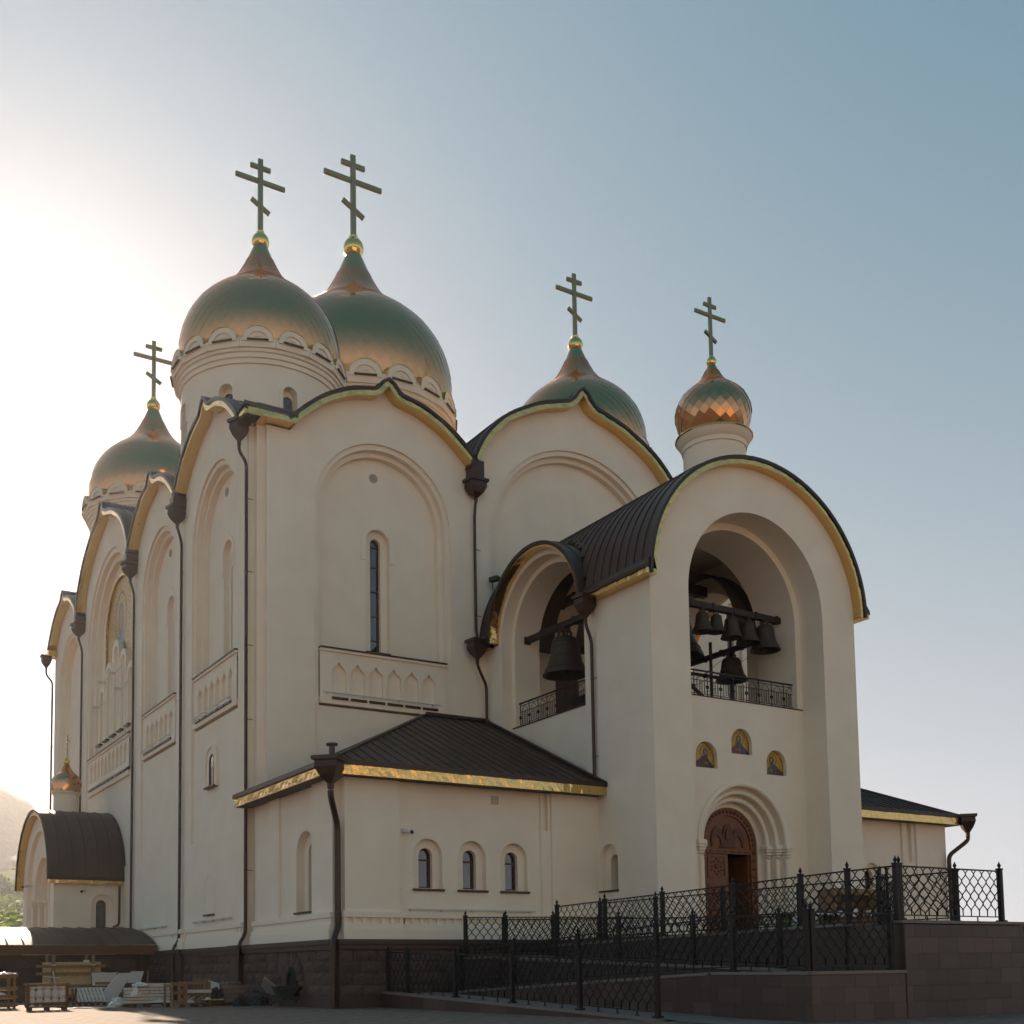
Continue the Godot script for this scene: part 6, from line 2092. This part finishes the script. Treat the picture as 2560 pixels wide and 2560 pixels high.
func terrace_things() -> void:
	var o := thing("stall", "brown wooden stall with a counter on the terrace, seen through the railings", "stall", Vector3(44.6, 2.87, -37.4))
	bx(o, "back_board", Vector3(0, 1.1, -0.5), Vector3(3.6, 2.2, 0.08), M.wood_dark)
	for x in [-1.75, 1.75]:
		bx(o, "post", Vector3(x, 1.15, 0), Vector3(0.14, 2.3, 1.0), M.wood)
	bx(o, "counter", Vector3(0, 0.95, 0.3), Vector3(3.4, 0.08, 0.7), M.wood_dark)
	bx(o, "front_board", Vector3(0, 0.48, 0.55), Vector3(3.4, 0.9, 0.05), M.wood_dark)
	bx(o, "header", Vector3(0, 2.2, 0.4), Vector3(3.7, 0.3, 0.08), M.wood)
	for i in 6:
		var q := thing("stall_item", ["small white box at the left end of the stall counter", "brown box second on the stall counter", "white jar left of the middle of the stall counter", "red box right of the middle of the stall counter", "white candle box second from the right on the counter", "brown jar at the right end of the stall counter"][i], "goods", Vector3(43.3 + i * 0.52, 3.86, -37.1), "goods on the stall counter")
		bx(q, "body", Vector3(0, 0.14 + 0.03 * (i % 3), 0), Vector3(0.26, 0.28 + 0.06 * (i % 3), 0.24), [M.sheet_white, M.wood, M.sheet_white, M.door_wood, M.white_stone, M.wood][i], Basis(UP, i * 0.5), 0.03)
		bx(q, "lid", Vector3(0, 0.3 + 0.06 * (i % 3), 0), Vector3(0.2, 0.05, 0.18), M.wood_dark, Basis(UP, i * 0.5))
	o = thing("table", "long table under a pale grey cloth on the terrace right of the door", "table", Vector3(40.6, 2.87, -36.6))
	bx(o, "cloth_top", Vector3(0, 1.05, 0), Vector3(3.8, 0.1, 1.0), M.lamp_white, Basis(), 0.03)
	bx(o, "trestle", Vector3(-1.5, 0.5, 0), Vector3(0.1, 1.0, 0.8), M.wood_dark)
	bx(o, "trestle", Vector3(1.5, 0.5, 0), Vector3(0.1, 1.0, 0.8), M.wood_dark)
	for i in 7:
		var pz := thing("flower_pot", "potted plant %s by the table on the terrace" % ["leftmost", "second from the left", "third from the left", "in the middle", "third from the right", "second from the right", "rightmost"][i], "potted plant", Vector3(36.6 + i * 0.75, 2.87, -35.4 + 0.2 * (i % 2)), "potted plants on the terrace")
		var pb := B.new()
		pb.lathe(Vector3.ZERO, [Vector2(0.14, 0.0), Vector2(0.2, 0.3), Vector2(0.22, 0.32), Vector2(0.18, 0.32), Vector2(0.17, 0.26), Vector2(0.0, 0.26)], 14)
		part(pz, "pot", pb, M.stone_brown if i % 2 else M.white_stone)
		var lf := B.new()
		for k in 40:
			var d := Vector3(rng.randf_range(-1, 1), rng.randf_range(0.1, 1.5), rng.randf_range(-1, 1)).normalized()
			var c := UP * 0.35 + d * rng.randf_range(0.12, 0.4)
			var s := d.cross(Vector3(rng.randf(), rng.randf(), rng.randf())).normalized() * 0.05
			lf.quad(c - s, c + d * 0.08, c + s, c - d * 0.08, UP)
		part(pz, "leaves", lf, M.leaf)
		if i in [1, 4, 5]:
			for k in 5:
				var fl := B.new()
				fl.lathe(UP * 0.55 + Vector3(rng.randf_range(-0.25, 0.25), rng.randf_range(0, 0.3), rng.randf_range(-0.25, 0.25)), [Vector2(0.0, -0.05), Vector2(0.06, 0.0), Vector2(0.0, 0.05)], 6)
				part(pz, "flower", fl, M.sheet_white if i == 4 else M.door_wood)
	o = in_world(thing("folded_gate", "two narrow dark iron gate leaves folded together on the terrace", "gate", Vector3(34.6, 2.87, -27.6)))
	for k in 2:
		var gb := B.new()
		var c := Vector3(34.6 + 0.5 * k, 2.87, -27.6 - 0.1 * k)
		for s in [-0.18, 0.18]:
			gb.bar(c + Vector3(s, 0.05, 0), c + Vector3(s, 2.15 - 0.25 * k, 0), 0.07, 0.07, Vector3.RIGHT)
		for y in [0.15, 1.0, 1.9 - 0.25 * k]:
			gb.bar(c + Vector3(-0.18, y, 0), c + Vector3(0.18, y, 0), 0.05, 0.05)
		for j in 4:
			gb.bar(c + Vector3(-0.12 + 0.08 * j, 0.1, 0), c + Vector3(-0.12 + 0.08 * j, 2.0 - 0.25 * k, 0), 0.03, 0.03, Vector3.RIGHT)
		for s in [-0.18, 0.18]:
			gb.lathe(c + Vector3(s, 2.15 - 0.25 * k, 0), [Vector2(0.05, 0), Vector2(0.06, 0.06), Vector2(0.0, 0.16)], 8)
		part(o, "gate_leaf", gb, M.iron)

# ---------------------------------------------------------------- surroundings
func land() -> void:
	var g := B.new()
	g.quad(Vector3(-3000, 0, -3500), Vector3(3000, 0, -3500), Vector3(3000, 0, 1500), Vector3(-3000, 0, 1500), UP)
	struct("ground", g, M.ground_far)
	var p := B.new()
	p.quad(Vector3(-120, 0.004, -140), Vector3(160, 0.004, -140), Vector3(160, 0.004, 110), Vector3(-120, 0.004, 110), UP)
	struct("paving", p, M.paving)
	# hills behind the church, to the left
	var nz := FastNoiseLite.new()
	nz.seed = 5
	nz.frequency = 0.0035
	nz.fractal_octaves = 5
	var hb := B.new()
	var rows := 70
	var cols := 150
	var grid := []
	for j in rows + 1:
		var r := 260.0 + 2900.0 * pow(float(j) / rows, 1.5)
		var row := []
		for i in cols + 1:
			var az := deg_to_rad(-45.0 + 110.0 * i / cols)
			var x := sin(az) * r
			var z := -cos(az) * r
			var w := 1.0 - 0.9 * smoothstep(deg_to_rad(8.0), deg_to_rad(24.0), az) + 0.25 * smoothstep(deg_to_rad(9.0), deg_to_rad(0.0), az)
			var far := 338.0 * smoothstep(1500.0, 2650.0, r) * (1.0 - 0.45 * smoothstep(2700.0, 3150.0, r))
			var mid := 112.0 * smoothstep(650.0, 1350.0, r) * (1.0 - 0.5 * smoothstep(1380.0, 1700.0, r))
			var near := 27.0 * smoothstep(290.0, 560.0, r) * (1.0 - 0.35 * smoothstep(580.0, 750.0, r))
			var n := nz.get_noise_2d(x, z)
			var h := maxf(near, maxf(mid, far))
			row.append(Vector3(x, h * w * (1.0 + 0.30 * n) + 26.0 * n * smoothstep(500.0, 1500.0, r) * w - 0.5, z))
		grid.append(row)
	var norm := []
	for j in rows + 1:
		var row := []
		for i in cols + 1:
			var dx: Vector3 = grid[j][min(i + 1, cols)] - grid[j][max(i - 1, 0)]
			var dz: Vector3 = grid[min(j + 1, rows)][i] - grid[max(j - 1, 0)][i]
			var q := dx.cross(dz).normalized()
			row.append(q if q.y > 0.0 else -q)
		norm.append(row)
	for j in rows:
		for i in cols:
			hb.quad_n(grid[j][i], grid[j][i + 1], grid[j + 1][i + 1], grid[j + 1][i], norm[j][i], norm[j][i + 1], norm[j + 1][i + 1], norm[j + 1][i])
	struct("hills", hb, M.hill)
	# woods on the nearest slope
	var leafs := B.new()
	for k in 26:
		var d := Vector3(rng.randfn(), rng.randfn() * 0.8, rng.randfn()).normalized()
		var c := d * rng.randf_range(0.6, 1.0)
		var s := d.cross(Vector3(rng.randfn(), rng.randfn(), rng.randfn())).normalized() * 0.34
		var t := d.cross(s).normalized() * 0.34
		leafs.quad(c - s, c - t, c + s, c + t, d)
	var mm := MultiMesh.new()
	mm.transform_format = MultiMesh.TRANSFORM_3D
	mm.mesh = leafs.mesh()
	var tr := []
	for k in 5200:
		var az := deg_to_rad(rng.randf_range(3.0, 14.0))
		var j := rng.randf()
		var r := 300.0 + 1000.0 * j * j
		var fj := pow((r - 260.0) / 2900.0, 1.0 / 1.5) * rows
		var fi := (rad_to_deg(az) + 45.0) / 110.0 * cols
		var a := int(fj)
		var b := int(fi)
		var y: float = lerpf(lerpf(grid[a][b].y, grid[a][b + 1].y, fi - b), lerpf(grid[a + 1][b].y, grid[a + 1][b + 1].y, fi - b), fj - a)
		var s := rng.randf_range(2.2, 4.6)
		tr.append(Transform3D(Basis(UP, rng.randf() * TAU).scaled(Vector3(s, s * rng.randf_range(0.8, 1.3), s)), Vector3(sin(az) * r, y + s * 0.6, -cos(az) * r)))
	mm.instance_count = tr.size()
	for k in tr.size():
		mm.set_instance_transform(k, tr[k])
	var mi := MultiMeshInstance3D.new()
	mi.name = "woodland"
	mi.multimesh = mm
	mi.material_override = M.leaf
	mi.set_meta("label", "green woodland covering the near hillside at the left edge")
	mi.set_meta("category", "woodland")
	mi.set_meta("kind", "stuff")
	add_child(mi)

func street_block(label: String, at: Vector3, w: float, d: float, floors: int, m: Material) -> void:
	# the sunlit flats across the square, which the church's glass and gilding mirror
	var o := in_world(thing("apartment_building", label, "building", at, "flats across the square"))
	var h := floors * 3.6 + 1.4
	var b := B.new()
	b.box(at + UP * h * 0.5, Vector3(w, h, d))
	b.box(at + UP * (h + 0.3), Vector3(w + 0.8, 0.6, d + 0.8))
	part(o, "wall", b, m)
	var f := F.new(at + Vector3(0, 0, -d * 0.5), Vector3.LEFT)
	var win := B.new()
	fbox(win, F.new(Vector3.ZERO, Vector3.LEFT), -0.9, 0.9, 0.0, 1.9, -0.1, 0.03)
	var wm := win.mesh()
	var bal := B.new()
	bal.box(Vector3(0, 0.0, -0.7), Vector3(4.2, 0.16, 1.4))
	bal.box(Vector3(0, 0.6, -1.36), Vector3(4.2, 1.05, 0.1))
	var bm := bal.mesh()
	var n := int(w / 4.4)
	for i in floors:
		for k in n:
			var q := place(o, "window", wm, M.glass)
			q.position += f.p((k - (n - 1) * 0.5) * 4.4, 1.6 + i * 3.6, 0)
			if k % 3 == 1 and i > 0:
				var e := place(o, "balcony", bm, M.block_white)
				e.position += f.p((k - (n - 1) * 0.5) * 4.4, 0.9 + i * 3.6, 0)

func sky_picture() -> ImageTexture:
	var w := 1024
	var h := 512
	var im := Image.create(w, h, false, Image.FORMAT_RGBF)
	var sun := SUN.normalized()
	for y in h:
		var el := PI * (0.5 - (y + 0.5) / h)
		for x in w:
			var az := TAU * ((x + 0.5) / w - 0.5)
			var d := Vector3(-sin(az) * cos(el), sin(el), cos(az) * cos(el))
			var up := maxf(d.y, 0.0)
			var cosg := d.dot(sun)
			var gam := acos(clampf(cosg, -1.0, 1.0))
			var t := pow(1.0 - up, 2.6)
			var c := SKY_TOP.lerp(SKY_LOW, t)
			# the wide aureole round the sun and its bright heart
			var wide := exp(-gam / 0.45)
			var close := exp(-gam / 0.10)
			var heart := exp(-gam / 0.045)
			c += GLOW_WIDE * wide + GLOW_CLOSE * close + GLOW_HEART * heart
			im.set_pixel(x, y, Color(c.x, c.y, c.z))
	return ImageTexture.create_from_image(im)

func paving_texture() -> ImageTexture:
	var n := 512
	var im := Image.create(n, n, false, Image.FORMAT_RGB8)
	var nz := FastNoiseLite.new()
	nz.seed = 9
	nz.frequency = 0.012
	for y in n:
		for x in n:
			var row := y / 32
			var xx := (x + (32 if row % 2 == 1 else 0)) % n
			var col := xx / 64
			var hsh := fmod(absf(sin(row * 12.9898 + col * 78.233)) * 43758.5453, 1.0)
			var c := lin(0.150, 0.092, 0.072).lerp(lin(0.215, 0.140, 0.112), hsh)
			if y % 32 < 2 or xx % 64 < 2:
				c = lin(0.085, 0.055, 0.045)
			var g := 1.0 + 0.18 * nz.get_noise_2d(x, y)
			im.set_pixel(x, y, Color(c.r * g, c.g * g, c.b * g))
	return ImageTexture.create_from_image(im)

const SUN := Vector3(0.1195, 0.4067, -0.9058)
const SKY_TOP := Vector3(0.025, 0.125, 0.185)
const SKY_LOW := Vector3(0.495, 0.495, 0.505)
const GLOW_WIDE := Vector3(0.29, 0.23, 0.22)
const GLOW_CLOSE := Vector3(0.3, 0.17, 0.08)
const GLOW_HEART := Vector3(1.7, 1.5, 1.35)

func _ready() -> void:
	rng.seed = 20240
	# camera: a shifted lens, as the photograph's uprights ask
	var cam := Camera3D.new()
	cam.name = "camera"
	var fx := 2840.095
	cam.projection = Camera3D.PROJECTION_FRUSTUM
	cam.near = 0.1
	cam.far = 6000.0
	cam.size = 2.0 * 0.1 * 1280.0 / fx
	cam.frustum_offset = Vector2((1280.0 - 1098.98) / fx * 0.1, (2193.762 - 1280.0) / fx * 0.1)
	cam.transform = Transform3D(Basis(Vector3(0.86619076, -0.01178209, 0.49957457), Vector3(-0.03013578, 0.99667083, 0.07575685), Vector3(-0.49880398, -0.08067495, 0.862952)), Vector3(0, 1.6, 0))
	add_child(cam)
	cam.current = true
	# sky, air and exposure
	var env := Environment.new()
	env.background_mode = Environment.BG_SKY
	var sky := Sky.new()
	var sm := PanoramaSkyMaterial.new()
	sm.panorama = sky_picture()
	sky.sky_material = sm
	env.sky = sky
	env.tonemap_mode = Environment.TONE_MAPPER_LINEAR
	env.tonemap_exposure = 1.58
	env.volumetric_fog_enabled = true
	env.volumetric_fog_density = 0.00007
	env.volumetric_fog_albedo = Color(0.92, 0.92, 0.95)
	env.volumetric_fog_anisotropy = 0.72
	env.sdfgi_enabled = true
	env.ssao_enabled = true
	env.ssil_enabled = true
	var we := WorldEnvironment.new()
	we.name = "world_environment"
	we.environment = env
	add_child(we)
	# the sun, low behind the church at the left edge of the picture
	var sun := DirectionalLight3D.new()
	sun.name = "sun"
	sun.light_energy = 1.6
	sun.light_color = Color(1.0, 0.90, 0.78)
	sun.light_angular_distance = 0.5
	sun.shadow_enabled = true
	add_child(sun)
	sun.look_at_from_position(SUN * 100.0, Vector3.ZERO, UP)
	materials()
	M.paving.albedo_texture = paving_texture()
	M.paving.uv1_triplanar = true
	M.paving.uv1_world_triplanar = true
	M.paving.uv1_scale = Vector3.ONE / 3.2
	mat("ground_far", Color.WHITE, 0.95, 0.0, noise_tex(61, 0.02, lin(0.10, 0.095, 0.05), lin(0.20, 0.17, 0.11), 256, 4), 0.02)
	land()
	ch = in_world(thing("cathedral", "white cathedral with gilded onion domes, bell tower and brown metal roofs", "church", Vector3(41.4, 0, -79)))
	nave()
	tower()
	annexes()
	porch()
	bells()
	lay_tiles()
	ramp()
	stair_shelter()
	terrace_things()
	clutter()
	street_block("wide beige block of flats across the square, mirrored in the windows", Vector3(0, 0, 78), 62, 16, 7, M.block_beige)
	street_block("white block of flats across the square, left of the beige one", Vector3(-66, 0, 84), 48, 16, 6, M.block_white)
	street_block("tall cream block of flats across the square, right of the beige one", Vector3(64, 0, 88), 46, 16, 9, M.block_beige)
